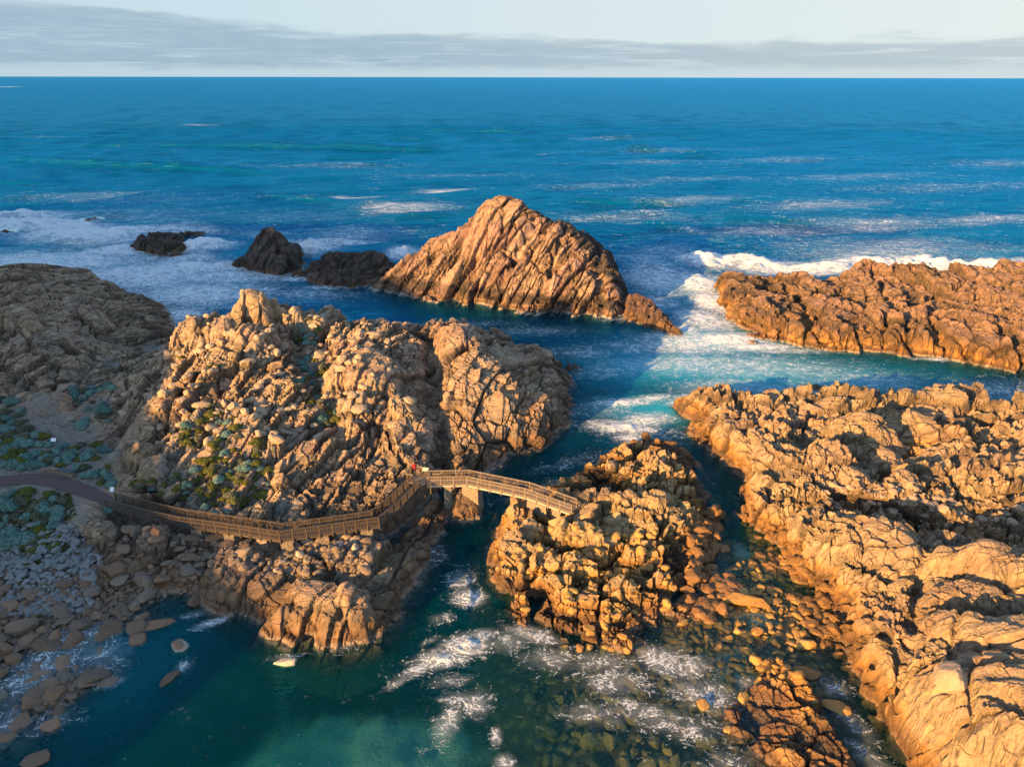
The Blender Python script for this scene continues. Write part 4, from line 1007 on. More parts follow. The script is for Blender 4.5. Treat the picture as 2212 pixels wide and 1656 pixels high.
FARFOAM = [(8, 192, 55, 28, 0, 1.8), (420, 273, 26, 4, 5, 0.62), (1460, 325, 60, 12, 12, 0.40), (1400, 350, 40, 10, 12, 0.40), (1650, 345, 60, 12, 14, 0.42), (1850, 380, 50, 14, 14, 0.44), (1500, 385, 40, 12, 10, 0.42), (1780, 440, 34, 12, 14, 0.5),
           (1900, 480, 30, 12, 14, 0.5), (2130, 470, 30, 12, 14, 0.52), (2050, 400, 50, 14, 14, 0.46), (2180, 350, 50, 14, 14, 0.44), (1300, 400, 30, 10, 12, 0.42), (1480, 430, 24, 9, 14, 0.5), (1650, 500, 30, 12, 14, 0.46),
           (1250, 300, 60, 12, 8, 0.38), (1350, 470, 26, 12, 0, 0.42), (1950, 530, 40, 12, 0, 0.5), (100, 300, 50, 8, 0, 0.36), (700, 360, 60, 10, 0, 0.36), (1000, 380, 40, 10, 0, 0.4), (250, 430, 50, 14, 0, 0.45)]
AER = [(1480, 790, 18, 9, 0, 1.0), (1620, 800, 18, 9, 0, 1.0), (1540, 735, 13, 8, 0, 1.0), (1760, 810, 18, 8, 0, 0.85), (1430, 880, 9, 5, 0, 1.0), (1400, 745, 8, 4, 0, 0.5), (1940, 830, 14, 6, 0, 0.4), (1500, 620, 8, 10, 0, 0.6),
       (300, 600, 35, 25, 0, 0.35), (1360, 830, 6, 5, 0, 0.5), (1900, 560, 40, 14, 0, 0.25), (180, 1400, 7, 6, 0, 0.5), (60, 1480, 5, 5, 0, 0.45)]


def blobs(lst, x, y, power=2.0):
    out = np.zeros(x.shape, np.float32)
    for u, v, rx, ry, an, s in lst:
        p = P(u, v)
        a = math.radians(an)
        dx, dy = x - p[0], y - p[1]
        m = (np.abs(dx) < 3.2 * max(rx, ry)) & (np.abs(dy) < 3.2 * max(rx, ry))
        if not m.any():
            continue
        q = ((dx[m] * math.cos(a) + dy[m] * math.sin(a)) / rx) ** 2 + ((-dx[m] * math.sin(a) + dy[m] * math.cos(a)) / ry) ** 2
        out[m] = np.maximum(out[m], s * np.exp(-q * 0.55))
    return out


def build_water():
    nphi, q = 760, 0.0046
    phi = np.linspace(math.radians(-66), math.radians(66), nphi)
    r = [20.0]
    while r[-1] < 60000:
        r.append(r[-1] * (1 + (q if r[-1] < 900 else 0.02)))
    r = np.array(r)
    PH, R = np.meshgrid(phi, r)
    X, Y = R * np.sin(PH), R * np.cos(PH)
    Z = np.zeros_like(X)
    rs = np.random.default_rng(3)
    spacing = R * q
    hgt = np.full(X.shape, -12.0)
    near = R < 330
    hgt[near] = np.maximum(forms_height(X[near], Y[near]), -12.0)
    D = np.clip(-hgt, 0, 12)
    open_ = sstep(1.0, 7.0, D) * (0.35 + 0.65 * sstep(90, 190, Y))
    # wind waves
    lam = 2.6
    k_ = 0
    while lam < 60:
        for _ in range(3):
            th = math.radians(-90 + rs.normal(0, 28) + 14)
            kk = 2 * math.pi / lam
            ph = rs.uniform(0, 6.28)
            fade = sstep(2.2, 4.5, lam / spacing)
            env = 0.55 + 0.45 * fbm(X / (lam * 4), Y / (lam * 4), 100 + k_, 2)
            s = np.sin(kk * (X * math.cos(th) + Y * math.sin(th)) + ph + 1.3 * vnoise(X / (lam * 2.5), Y / (lam * 2.5), 140 + k_))
            Z += lam * 0.0115 * (1.25 * ((s + 1) / 2) ** 1.6 - 0.5) * 2 * fade * env * open_
            k_ += 1
        lam *= 1.75
    # swell lines coming in
    for pts, sg, hh in [([(100, 318), (500, 320), (900, 327), (1100, 330)], 8.5, 2.6), ([(-60, 346), (250, 362), (560, 377), (640, 380)], 7.0, 2.4), ([(880, 285), (1000, 284), (1170, 288)], 9, 2.2), ([(-80, 392), (60, 400), (150, 404)], 5, 1.5),
                        ([(700, 300), (1000, 305), (1250, 304)], 9, 1.0), ([(1280, 318), (1600, 330), (1760, 336)], 8, 1.1), ([(1950, 340), (2100, 338), (2211, 342)], 8, 1.2), ([(480, 425), (640, 432), (760, 440)], 4.5, 1.3),
                        ([(1100, 430), (1350, 440), (1500, 436)], 5, 1.0), ([(1000, 460), (900, 468), (840, 470)], 4, 1.1), ([(1500, 470), (1800, 480)], 5, 0.9), ([(1350, 485), (1550, 500)], 5, 0.9), ([(250, 255), (800, 262)], 12, 1.2),
                        ([(1000, 250), (1600, 254)], 12, 1.1), ([(1300, 290), (1500, 292)], 9, 1.1), ([(1700, 270), (2211, 266)], 12, 1.1)]:
        W_ = [P(*p_) for p_ in pts]
        xs = np.array([p_[0] for p_ in W_])
        ys = np.array([p_[1] for p_ in W_])
        o_ = np.argsort(xs)
        xs, ys = xs[o_], ys[o_]
        span = xs[-1] - xs[0]
        yc = np.interp(X, xs, ys) + 2.5 * np.sin(X / 31.0)
        dd = (Y - yc) / np.where(Y < yc, sg * 0.75, sg * 1.5)
        tap = sstep(xs[0] - 0.05 * span, xs[0] + 0.3 * span, X) * (1 - sstep(xs[-1] - 0.3 * span, xs[-1] + 0.05 * span, X))
        Z += 1.4 * hh * np.exp(-dd ** 2) * tap
    foam = np.zeros(X.shape, np.float32)
    aer = np.zeros(X.shape, np.float32)
    foam[near] = blobs(FOAM, X[near], Y[near])
    far = R > 150
    foam[far] = np.maximum(foam[far], np.where(Y[far] > 1500, 1.0, 0.82) * blobs(FARFOAM, X[far], Y[far]))
    aer[near] = blobs(AER, X[near], Y[near])
    # surf worrying the waterline
    shore = sstep(1.5, 0.25, D) * near
    wild = np.clip(0.30 + 0.45 * fbm(X / 9, Y / 9, 61, 3), 0, 0.62) * (0.55 + 0.45 * sstep(60, 130, Y))
    calm = np.exp(-((X - P(1650, 1250)[0]) ** 2 + (Y - P(1650, 1250)[1]) ** 2) / 14 ** 2)
    foam = np.maximum(foam, shore * wild * (1 - 0.9 * calm))
    foam = foam * (1 + 0.22 * sstep(85, 130, Y) * near)
    lift = np.clip(foam - 0.72, 0, 0.5) * sstep(150, 180, Y)
    Z += lift * (3.6 + 4.0 * fbm(X / 3.5, Y / 3.5, 71, 4, 0.6)) * near
    lift2 = np.clip(foam - 0.8, 0, 0.5) * (1 - sstep(150, 180, Y))
    Z += lift2 * (0.7 + 0.9 * fbm(X / 0.9, Y / 0.9, 72, 3)) * near
    ny, nx = X.shape
    idx = np.arange(nx * ny).reshape(ny, nx)
    F = np.stack([idx[:-1, :-1], idx[:-1, 1:], idx[1:, 1:], idx[1:, :-1]], -1).reshape(-1, 4)
    m, t = new_mat('sea_water')
    geo = t.new('ShaderNodeNewGeometry')
    pos = geo.outputs['Position']
    dep, fo, ae, fa = t.attr('depth'), t.attr('foam'), t.attr('aerated'), t.attr('far')
    # small ripples
    wv = t.mapping(pos, (0.75, 1.25, 1), (0, 0, 0.22))
    h = t.math('MULTIPLY', t.noise(wv, 0.42, 5, 0.62, 0.4), 0.9)
    h = t.math('ADD', h, t.math('MULTIPLY', t.noise(wv, 1.7, 4, 0.6, 0.3), 0.28))
    hf = t.noise(t.mapping(pos, (0.02, 0.06, 1), (0, 0, 0.15)), 1.0, 6, 0.7)
    h = t.math('ADD', t.math('MULTIPLY', h, t.ramp01(fa, 0.0, 0.6, 1.0, 0.55)), t.math('MULTIPLY', hf, t.ramp01(fa, 0.2, 1.0, 0.0, 6.0)))
    nrm = t.bump(h, 1.0, t_w)
    # body colour
    big = t.noise(t.mapping(pos, (0.006, 0.022, 1), (0, 0, 0.1)), 1.0, 5, 0.6)
    deepc = t.mix(t.ramp01(big, 0.35, 0.65), (0.0, 0.060, 0.118), (0.0, 0.088, 0.165))
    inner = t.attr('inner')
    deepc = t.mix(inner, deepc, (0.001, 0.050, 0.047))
    body = t.mix(ae, deepc, (0.03, 0.36, 0.42))
    scat = t.new('ShaderNodeBsdfDiffuse')
    t.put(scat.inputs[0], body)
    tr = t.new('ShaderNodeBsdfTransparent')
    comb = t.new('ShaderNodeCombineColor')
    for i, kk in enumerate((0.36, 0.070, 0.095)):
        t.put(comb.inputs[i], t.math('POWER', math.exp(-kk), dep))
    t.put(tr.inputs[0], comb.outputs[0])
    cover = t.math('SUBTRACT', 1.0, t.math('POWER', 0.85, dep))
    cover = t.math('MAXIMUM', cover, t.math('MULTIPLY', ae, t.ramp01(dep, 0.1, 1.2)))
    mx = t.new('ShaderNodeMixShader')
    t.put(mx.inputs[0], cover)
    t.put(mx.inputs[1], tr.outputs[0])
    t.put(mx.inputs[2], scat.outputs[0])
    gl = t.new('ShaderNodeBsdfGlossy')
    t.put(gl.inputs['Roughness'], t.ramp01(fa, 0, 1, 0.10, 0.30))
    t.put(gl.inputs['Normal'], nrm)
    t.put(gl.inputs['Color'], t.mix(t.ramp01(fa, 0.9, 1.0, 0, 0.5), (0.05, 0.455, 0.80), (0.15, 0.56, 0.84)))
    fr = t.new('ShaderNodeFresnel')
    fr.inputs[0].default_value = 1.33
    t.put(fr.inputs['Normal'], nrm)
    mg = t.new('ShaderNodeMixShader')
    t.put(mg.inputs[0], t.math('MINIMUM', t.math('ADD', t.math('MULTIPLY', fr.outputs[0], 1.0), t.math('MULTIPLY', t.ramp01(dep, 0.5, 6.0, 0.0, 0.10), t.math('SUBTRACT', 1.0, inner))), 0.62))
    t.put(mg.inputs[1], mx.outputs[0])
    t.put(mg.inputs[2], gl.outputs[0])
    # foam: dense caps, and lace where it thins
    wp = t.mix(1.0, pos, t.noise(t.mapping(pos, (1, 1, 1)), 0.28, 5, 0.65, 0.8, 1), 'ADD')
    wp = t.mapping(t.mix(1.0, wp, t.noise(pos, 0.28, 5, 0.65, 0.8, 1), 'ADD'), (0.8, 1.25, 1), (0, 0, 0.35))
    wp2 = t.mix(0.9, wp, t.noise(pos, 1.3, 3, 0.6, 0, 1), 'ADD')
    lace1 = t.voro(wp2, 0.62, 'DISTANCE_TO_EDGE')
    lace2 = t.voro(wp2, 1.75, 'DISTANCE_TO_EDGE')
    rg1 = t.math('ABSOLUTE', t.math('SUBTRACT', t.noise(t.mapping(pos, (0.8, 1.15, 1), (0, 0, 0.5)), 0.42, 6, 0.62, 1.3), 0.5))
    rg2 = t.math('ABSOLUTE', t.math('SUBTRACT', t.noise(t.mapping(pos, (0.8, 1.15, 1), (0, 0, 0.5)), 1.5, 6, 0.64, 1.1), 0.5))
    l1 = t.ramp01(rg1, 0.0, 0.042, 1, 0)
    l2 = t.ramp01(rg2, 0.0, 0.042, 1, 0)
    fn = t.noise(t.mapping(pos, (1, 1.2, 1), (0, 0, 0.3)), 0.55, 7, 0.68, 0.6)
    fn2 = t.noise(pos, 3.2, 5, 0.7, 0.3)
    pat = t.math('ADD', t.math('MULTIPLY', l1, 0.34), t.math('MULTIPLY', l2, 0.30))
    fnl = t.noise(t.mapping(pos, (0.11, 0.26, 1), (0, 0, 0.25)), 1.0, 8, 0.74, 0.7)
    fnm = t.mix(t.ramp01(fa, 0.03, 0.2), fn, fnl)
    pat = t.math('ADD', pat, t.math('MULTIPLY', t.math('SUBTRACT', fnm, 0.5), t.ramp01(fa, 0.0, 0.12, 0.95, 1.8)))
    pat = t.math('ADD', pat, 0.26)
    pat = t.math('ADD', pat, t.math('MULTIPLY', t.math('SUBTRACT', fn2, 0.5), 0.28))
    fsum = t.math('ADD', fo, t.math('MULTIPLY', t.math('SUBTRACT', pat, 0.5), 1.25))
    mask = t.ramp01(fsum, 0.50, 0.86)
    soft = t.math('MULTIPLY', t.ramp01(t.math('ADD', fo, t.math('MULTIPLY', t.math('SUBTRACT', fn, 0.5), 0.7)), 0.2, 0.9), 0.30)
    mask = t.math('MAXIMUM', mask, soft)
    fd = t.new('ShaderNodeBsdfDiffuse')
    t.put(fd.inputs[0], t.mix(t.ramp01(fn2, 0.3, 0.6), (0.62, 0.72, 0.78), (0.86, 0.87, 0.86)))
    t.put(fd.inputs['Normal'], t.bump(t.math('ADD', t.math('MULTIPLY', fn2, 0.35), t.math('MULTIPLY', fn, 0.5)), 1.0, 1.0))
    mf = t.new('ShaderNodeMixShader')
    t.put(mf.inputs[0], mask)
    t.put(mf.inputs[1], mg.outputs[0])
    t.put(mf.inputs[2], fd.outputs[0])
    finish(t, mf.outputs[0])
    farf = np.clip((R - 120) / 700, 0, 1)
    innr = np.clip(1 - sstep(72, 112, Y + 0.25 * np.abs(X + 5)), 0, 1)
    return tag(grid_mesh('sea', np.stack([X, Y, Z], -1).reshape(-1, 3), F, {'depth': D.ravel(), 'foam': foam.ravel(), 'aerated': aer.ravel(), 'far': farf.ravel(), 'inner': innr.ravel()}, m), kind='structure')


t_w = 0.8
sea = build_water()
bpy.context.view_layer.update()


def ground(x, y, objs=None):
    best = -50.0
    for o, *_ in (FORMS if objs is None else objs):
        ok, co, n, i = o.ray_cast(Vector((x, y, 60)), Vector((0, 0, -1)))
        if ok and co.z > best:
            best = co.z
    return best


def hit(u, v, objs=None):
    d = Vector(ray(u, v))
    best, bd = None, 1e9
    for o, *_ in (FORMS if objs is None else objs):
        ok, co, n, i = o.ray_cast(Vector((0, 0, CAM_H)), d)
        if ok and co.length < 1e6:
            L = (co - Vector((0, 0, CAM_H))).length
            if L < bd:
                best, bd = co, L
    return best


def to_pix(p):
    d = np.array((p[0], p[1], p[2] - CAM_H))
    dz = d[1] * _cp - d[2] * _sp
    return CX + d[0] / dz * FO, CY - (d[1] * _sp + d[2] * _cp) / dz * FO


# ------------------------------------------------------------------ loose boulders and rubble
def rock_proto(seed, sub=3, flat=0.75, elong=1.25, planes=16, rnd=0.2, nz=1.0):
    r = np.random.default_rng(seed)
    bm = bmesh.new()
    bmesh.ops.create_icosphere(bm, subdivisions=sub, radius=1.0)
    co = np.array([v.co[:] for v in bm.verts])
    fc = np.array([[v.index for v in f.verts] for f in bm.faces])
    bm.free()
    nrm = r.normal(size=(planes, 3))
    nrm /= np.linalg.norm(nrm, axis=1)[:, None]
    d = r.uniform(0.58, 0.86, planes)
    dots = np.clip(co @ nrm.T, 1e-3, None)
    rad = np.min(d / dots, axis=1)
    rad = np.minimum(rad, 1.04)
    rad = rad * (1 - rnd) + rnd * 0.9
    a, b = co[:, 0] * 2.1 + seed, co[:, 1] * 2.1 + co[:, 2] * 1.7
    rad += nz * (0.05 * fbm(a, b, seed, 3) + 0.03 * fbm(a * 3, b * 3, seed + 4, 2))
    V = co * rad[:, None]
    V[:, 0] *= elong
    V[:, 2] *= flat
    return V, fc


PROTO = [rock_proto(300 + i, 3, random.uniform(0.55, 0.85), random.uniform(1.0, 1.5), random.randint(13, 20), random.uniform(0.0, 0.10), 0.8) for i in range(12)]
PROTO_LO = [rock_proto(400 + i, 2, random.uniform(0.55, 0.9), random.uniform(1.0, 1.5), random.randint(12, 16), 0.0, 0.2) for i in range(10)]


def boulder_mat(name, c1, c2, c3, rim=None):
    m, t = new_mat(name)
    geo = t.new('ShaderNodeNewGeometry')
    tco = t.new('ShaderNodeTexCoord').outputs['Object']
    pos = geo.outputs['Position']
    sp = t.new('ShaderNodeSeparateXYZ')
    t.put(sp.inputs[0], pos)
    oi = t.new('ShaderNodeObjectInfo').outputs['Random']
    n = t.noise(pos, 1.1, 6, 0.65)
    n2 = t.noise(pos, 6.0, 5, 0.7)
    col = t.mix(t.ramp01(t.math('ADD', t.math('MULTIPLY', oi, 0.6), t.math('MULTIPLY', n, 0.6)), 0.35, 0.85), c1, c2)
    col = t.mix(t.ramp01(n2, 0.45, 0.75, 0, 0.6), col, c3)
    hs = t.new('ShaderNodeHueSaturation')
    t.put(hs.inputs['Color'], col)
    t.put(hs.inputs['Value'], t.ramp01(t.math('FRACT', t.math('MULTIPLY', oi, 7.3)), 0, 1, 0.7, 1.25, False))
    col = hs.outputs[0]
    hz = t.math('ADD', sp.outputs[2], t.math('MULTIPLY', t.math('SUBTRACT', n, 0.5), 0.5))
    if rim:
        col = t.mix(t.ramp01(hz, 0.25, 0.5, 0.8, 0), col, rim)
    col = t.mix(t.ramp01(hz, -0.9, 0.1, 0.75, 0.0), col, (0.05, 0.045, 0.025))
    h = t.math('ADD', t.math('MULTIPLY', n2, 0.12), t.math('MULTIPLY', n, 0.25))
    h = t.math('ADD', h, t.math('MULTIPLY', t.noise(pos, 22, 4, 0.7), 0.03))
    finish(t, principled(t, col, t.ramp01(hz, 0.1, 0.6, 0.35, 0.85), 0.35, t.bump(h, 1.0, 0.8)).outputs[0])
    return m


M_bgrey = boulder_mat('beach_boulder', (0.21, 0.155, 0.11), (0.25, 0.14, 0.075), (0.13, 0.11, 0.085))
M_bor = boulder_mat('orange_boulder', (0.48, 0.27, 0.075), (0.42, 0.21, 0.06), (0.25, 0.15, 0.07))
M_btan = boulder_mat('tan_boulder', (0.46, 0.34, 0.22), (0.44, 0.30, 0.2), (0.33, 0.26, 0.19))
M_pebble = boulder_mat('grey_pebbles', (0.34, 0.345, 0.335), (0.25, 0.25, 0.235), (0.18, 0.175, 0.165))
M_pale = boulder_mat('pale_rimmed_boulder', (0.34, 0.19, 0.12), (0.33, 0.18, 0.11), (0.22, 0.15, 0.11), rim=(0.55, 0.50, 0.38))
_pm = {}


def proto_mesh(i, mat):
    key = (i, mat.name)
    if key not in _pm:
        V, F = PROTO[i]
        me = bpy.data.meshes.new('boulder')
        me.from_pydata([tuple(v) for v in V], [], [tuple(int(a) for a in f) for f in F])
        me.materials.append(mat)
        _pm[key] = me
    return _pm[key]


ORD = [w_ + ' from left' for w_ in ('first second third fourth fifth sixth seventh eighth ninth tenth eleventh twelfth thirteenth fourteenth fifteenth sixteenth seventeenth eighteenth nineteenth twentieth').split()]
for ten_ in ('twenty', 'thirty', 'forty', 'fifty', 'sixty'):
    ORD += [f'{ten_}-{w_} from left' if w_ else f'{ten_[:-1]}ieth from left' for w_ in ('', 'first', 'second', 'third', 'fourth', 'fifth', 'sixth', 'seventh', 'eighth', 'ninth')]
ORD.pop(20)


def give_labels(items, plural, single):
    """items: (object, description, place); things of one description are told apart by their order from the left"""
    by = {}
    for o, d, pl in items:
        by.setdefault((d, pl), []).append(o)
    for (d, pl), os_ in by.items():
        os_.sort(key=lambda q: to_pix(q.location)[0])
        for k, o in enumerate(os_):
            if len(os_) == 1:
                o['label'] = f'{d} {single} {pl}'
            elif k == len(os_) - 1:
                o['label'] = f'rightmost of the {d} {plural} {pl}'
            else:
                o['label'] = f'{ORD[min(k, len(ORD) - 1)]} of the {d} {plural} {pl}'


BOULDERS = []


def add_boulder(x, y, size, mat, rz=None, sink=0.3, proto=None, dims=None, z=None, label=None, group=None, place='', tone=''):
    i = random.randrange(len(PROTO)) if proto is None else proto
    o = bpy.data.objects.new('boulder', proto_mesh(i, mat))
    COL.objects.link(o)
    g = ground(x, y) if z is None else z
    dims = dims or (size * random.uniform(0.85, 1.2), size * random.uniform(0.75, 1.05), size * random.uniform(0.7, 1.0))
    o.scale = dims
    o.location = (x, y, g + dims[2] * (0.62 - sink))
    o.rotation_euler = (random.uniform(-0.25, 0.25), random.uniform(-0.25, 0.25), random.uniform(0, 6.28) if rz is None else rz)
    o['category'] = 'boulder'
    if group:
        o['group'] = group
    if label:
        o['label'] = label
    else:
        top = o.location.z + dims[2] * 0.6
        wet = 'sunken' if top < 0.02 else 'wet' if g < -0.12 else 'dry'
        sz = 'small' if size < 0.5 else 'middling' if size < 0.85 else 'big'
        ln = 'long' if dims[0] / dims[1] > 1.22 else 'squat'
        BOULDERS.append((o, f'{sz} {ln} {wet} {tone}', place))
    return o


def in_poly(poly, n, seed):
    r = np.random.default_rng(seed)
    p = np.array([P(*q)[:2] for q in poly])
    lo, hi = p.min(0), p.max(0)
    out = []
    while len(out) < n:
        c = r.uniform(lo, hi, (4000, 2))
        c = c[poly_sd(p, c[:, 0], c[:, 1]) > 0]
        out.extend(c[:n - len(out)])
    return np.array(out)


# big ones the picture shows singly: (u, v, half width, half depth, half height, turn, proto, material, waterline z or None, label)
for u, v, a, b, c, rz, pi, mt, lb in [
    (392, 1400, 1.15, 0.95, 1.0, 0.1, 0, M_pale, 'big square rust topped boulder with a pale rim standing in the cove'),
    (620, 1432, 1.3, 0.6, 0.55, -0.1, 3, M_pale, 'lone pale boulder barely above water in the middle of the cove'),
    (345, 1350, 1.5, 0.7, 0.7, 0.35, 5, M_bgrey, 'long slanting brown slab boulder at the edge of the dark cove'),
    (300, 1385, 1.0, 0.9, 0.8, 0.8, 2, M_bgrey, 'humped brown boulder beside the long slanting slab'),
    (370, 1465, 0.95, 0.5, 0.5, 1.0, 7, M_bgrey, 'grey pointed boulder below the square rust topped boulder'),
    (50, 1370, 1.5, 1.0, 1.0, 0.3, 1, M_bgrey, 'largest grey boulder on the left shore, worn and creased'),
    (235, 1475, 1.1, 0.6, 0.55, 0.5, 9, M_bgrey, 'brown cracked boulder with foam at its foot in the shallows'),
    (115, 1570, 1.0, 0.7, 0.6, 0.2, 8, M_bgrey, 'wide brown boulder awash near the lower left corner'),
    (80, 1640, 1.3, 0.8, 0.5, 0.4, 6, M_bgrey, 'sunken boulder cut by the bottom edge at lower left'),
    (1615, 1302, 1.85, 0.85, 0.9, -0.25, 5, M_bor, 'largest long golden boulder lying in the shallow channel'),
    (1565, 1273, 0.75, 0.45, 0.4, -0.45, 3, M_bor, 'small wedge of golden rock at the tip of the long boulder'),
    (1700, 1215, 1.0, 0.55, 0.6, -0.1, 2, M_bor, 'grey gold boulder against the shelf above the shallow channel'),
    (1742, 1450, 1.45, 0.7, 0.6, -0.35, 9, M_bor, 'smooth almond shaped golden boulder beside the right shelf'),
    (1740, 1392, 1.1, 0.7, 0.6, -0.2, 1, M_bor, 'rough golden boulder above the almond shaped one'),
    (1638, 1362, 0.6, 0.55, 0.55, 0.2, 7, M_bor, 'upright golden boulder standing in the clear pool'),
    (1595, 1362, 0.4, 0.4, 0.45, 0.9, 4, M_bor, 'curved golden boulder left of the upright one in the pool'),
    (1635, 1425, 0.85, 0.5, 0.5, -0.1, 0, M_bor, 'flat topped reddish boulder at the edge of the foam'),
    (1812, 1525, 1.3, 0.7, 0.45, -0.5, 11, M_bor, 'dull long boulder in the narrow channel at lower right'),
    (1520, 1518, 0.55, 0.75, 0.55, 0.3, 10, M_bor, 'round golden boulder ringed by foam at lower right'),
    (1275, 1375, 0.85, 0.55, 0.55, -0.6, 8, M_bor, 'tilted golden boulder at the foot of the islet'),
    (1345, 1385, 0.6, 0.4, 0.45, -0.3, 6, M_bor, 'round golden boulder right of the tilted one below the islet'),
]:
    q = P(u, v, 0.0)
    g = ground(q[0], q[1])
    z = max(g + 0.55 * c, -0.25 * c + 0.12) if g < 0 else g + 0.45 * c
    o = bpy.data.objects.new('boulder', proto_mesh(pi, mt))
    COL.objects.link(o)
    o.location, o.scale, o.rotation_euler = (q[0], q[1], z), (a / 1.2, b, c * 1.2), (0.05, -0.06, rz)
    tag(o, lb, 'boulder')
b_ = hit(2055, 1480)
o = bpy.data.objects.new('boulder', proto_mesh(1, M_btan))
COL.objects.link(o)
o.location, o.scale, o.rotation_euler = (b_[0], b_[1], b_[2] + 0.7), (1.2, 1.25, 1.7), (0.1, 0.1, 0.9)
tag(o, 'single round pale boulder perched on the right shelf above a dark joint', 'boulder')


def field(poly, n, smin, smax, mat, seed, place, tone, group, power=2.2, zmax=9, zmin=-1.2):
    r = np.random.default_rng(seed)
    k = 0
    for x, y in in_poly(poly, n * 2, seed):
        g = ground(x, y)
        if not (zmin < g < zmax):
            continue
        s = smin + (smax - smin) * r.uniform() ** power
        add_boulder(x, y, s, mat, place=place, tone=tone, group=group)
        k += 1
        if k >= n:
            break


def rubble(name, poly, n, smin, smax, mat, seed, power=2.5, zmax=30, zmin=-1.4, sink=0.25, objs=None, dens=None):
    r = np.random.default_rng(seed)
    Vs, Fs, off, k = [], [], 0, 0
    for x, y in in_poly(poly, n * 3, seed):
        g = ground(x, y, objs)
        if not (zmin < g < zmax):
            continue
        if dens is not None and r.uniform() > dens(x, y):
            continue
        V, F = PROTO_LO[r.integers(len(PROTO_LO))]
        s = smin + (smax - smin) * r.uniform() ** power
        a, b = r.uniform(0, 6.28), r.normal(0, 0.3)
        R1 = np.array(((math.cos(a), -math.sin(a), 0), (math.sin(a), math.cos(a), 0), (0, 0, 1)))
        R2 = np.array(((1, 0, 0), (0, math.cos(b), -math.sin(b)), (0, math.sin(b), math.cos(b))))
        V2 = (V * s * r.uniform(0.75, 1.25, 3)) @ R2.T @ R1.T + np.array((x, y, g + s * (0.55 - sink)))
        Vs.append(V2)
        Fs.append(F + off)
        off += len(V)
        k += 1
        if k >= n:
            break
    V, F = np.concatenate(Vs), np.concatenate(Fs)
    o = grid_mesh(name, V, F, {}, mat, False)
    tag(o, kind='stuff')
    return o


HEAD = [f for f in FORMS if f[0] == headland]
beach1 = [(-10, 1300), (120, 1300), (230, 1250), (430, 1262), (440, 1320), (380, 1400), (300, 1500), (200, 1600), (-10, 1650)]
field(beach1, 132, 0.35, 1.15, M_bgrey, 501, 'on the shaded left shore', 'brown', 'boulders on the shaded left shore', 1.6, zmin=-1.1, zmax=2.2)
under = [(300, 1165), (620, 1185), (600, 1260), (430, 1265), (250, 1240)]
field(under, 40, 0.35, 1.05, M_bgrey, 502, 'below the boardwalk', 'grey', 'boulders below the boardwalk', 1.6)
field([(620, 1185), (830, 1160), (800, 1240), (600, 1280)], 26, 0.3, 0.8, M_btan, 503, 'under the middle of the boardwalk', 'tan', 'boulders under the middle of the boardwalk', 1.8)
gap = [(1560, 1220), (1680, 1180), (1770, 1280), (1800, 1420), (1830, 1500), (1650, 1480), (1480, 1430), (1300, 1440), (1180, 1390), (1400, 1390), (1500, 1330)]
field(gap, 66, 0.18, 0.62, M_bor, 504, 'in the shallow gap', 'golden', 'boulders in the shallow gap', 2.6, zmin=-0.9, zmax=1.3)
field([(1250, 1400), (1540, 1400), (1600, 1560), (1350, 1520)], 16, 0.25, 0.5, M_bor, 505, 'in the foam below the islet', 'golden', 'boulders in the foam below the islet', 1.5, zmin=-1.6, zmax=0.4)
give_labels(BOULDERS, 'boulders', 'boulder')
rubble('pebble_bank', [(-10, 1180), (170, 1180), (230, 1240), (200, 1330), (-10, 1350)], 1500, 0.10, 0.42, M_pebble, 601, 2.2, objs=HEAD, zmin=-0.3)
rubble('beach_cobbles', beach1, 1300, 0.14, 0.40, M_bgrey, 602, 1.8, zmin=-1.5, zmax=2.5)
rubble('channel_cobbles', gap, 1000, 0.08, 0.5, M_bor, 603, 2.6, zmin=-0.8, zmax=1.4)
rubble('sunken_stones', [(1130, 1440), (1560, 1430), (1640, 1560), (1600, 1690), (1200, 1690)], 260, 0.15, 0.75, M_bor, 608, 2.2, zmin=-2.2, zmax=0.3, sink=0.35)
M_rust = boulder_mat('rust_wet_rock', (0.30, 0.155, 0.05), (0.20, 0.10, 0.04), (0.09, 0.06, 0.035))
rubble('channel_edge_rocks', [(1470, 1120), (1560, 1110), (1585, 1180), (1590, 1290), (1540, 1340), (1470, 1330), (1490, 1220)], 420, 0.18, 0.85, M_rust, 609, 2.0, zmin=-1.3, zmax=2.2, sink=0.3)
rubble('shelf_foot_rocks', [(1590, 1070), (1650, 1110), (1720, 1200), (1800, 1290), (1830, 1420), (1770, 1390), (1690, 1260), (1620, 1180)], 420, 0.15, 0.75, M_rust, 610, 2.2, zmin=-1.2, zmax=1.8, sink=0.3)
rubble('mound_rubble', [(255, 1000), (330, 860), (450, 740), (640, 720), (900, 800), (900, 960), (880, 1040), (700, 1100), (400, 1090)], 800, 0.16, 0.9, M_btan, 604, 2.6, objs=HEAD, zmin=5, sink=0.42)
rubble('shore_rubble', [(260, 1150), (600, 1180), (830, 1160), (800, 1290), (600, 1280), (430, 1260), (240, 1220)], 700, 0.14, 0.55, M_bgrey, 605, 2.4, objs=HEAD, zmin=0.2)
rubble('islet_rubble', [(1110, 1230), (1250, 1190), (1500, 1180), (1480, 1330), (1300, 1400), (1120, 1330)], 300, 0.12, 0.55, M_bor, 606, 2.8, objs=[f for f in FORMS if f[0] == islet], zmin=0.3)
rubble('shelf_rubble', [(1700, 1110), (2000, 1130), (2211, 1160), (2211, 1190), (1800, 1140)], 500, 0.12, 0.5, M_btan, 607, 2.4, objs=[f for f in FORMS if f[0] == shelf], zmin=1.0)
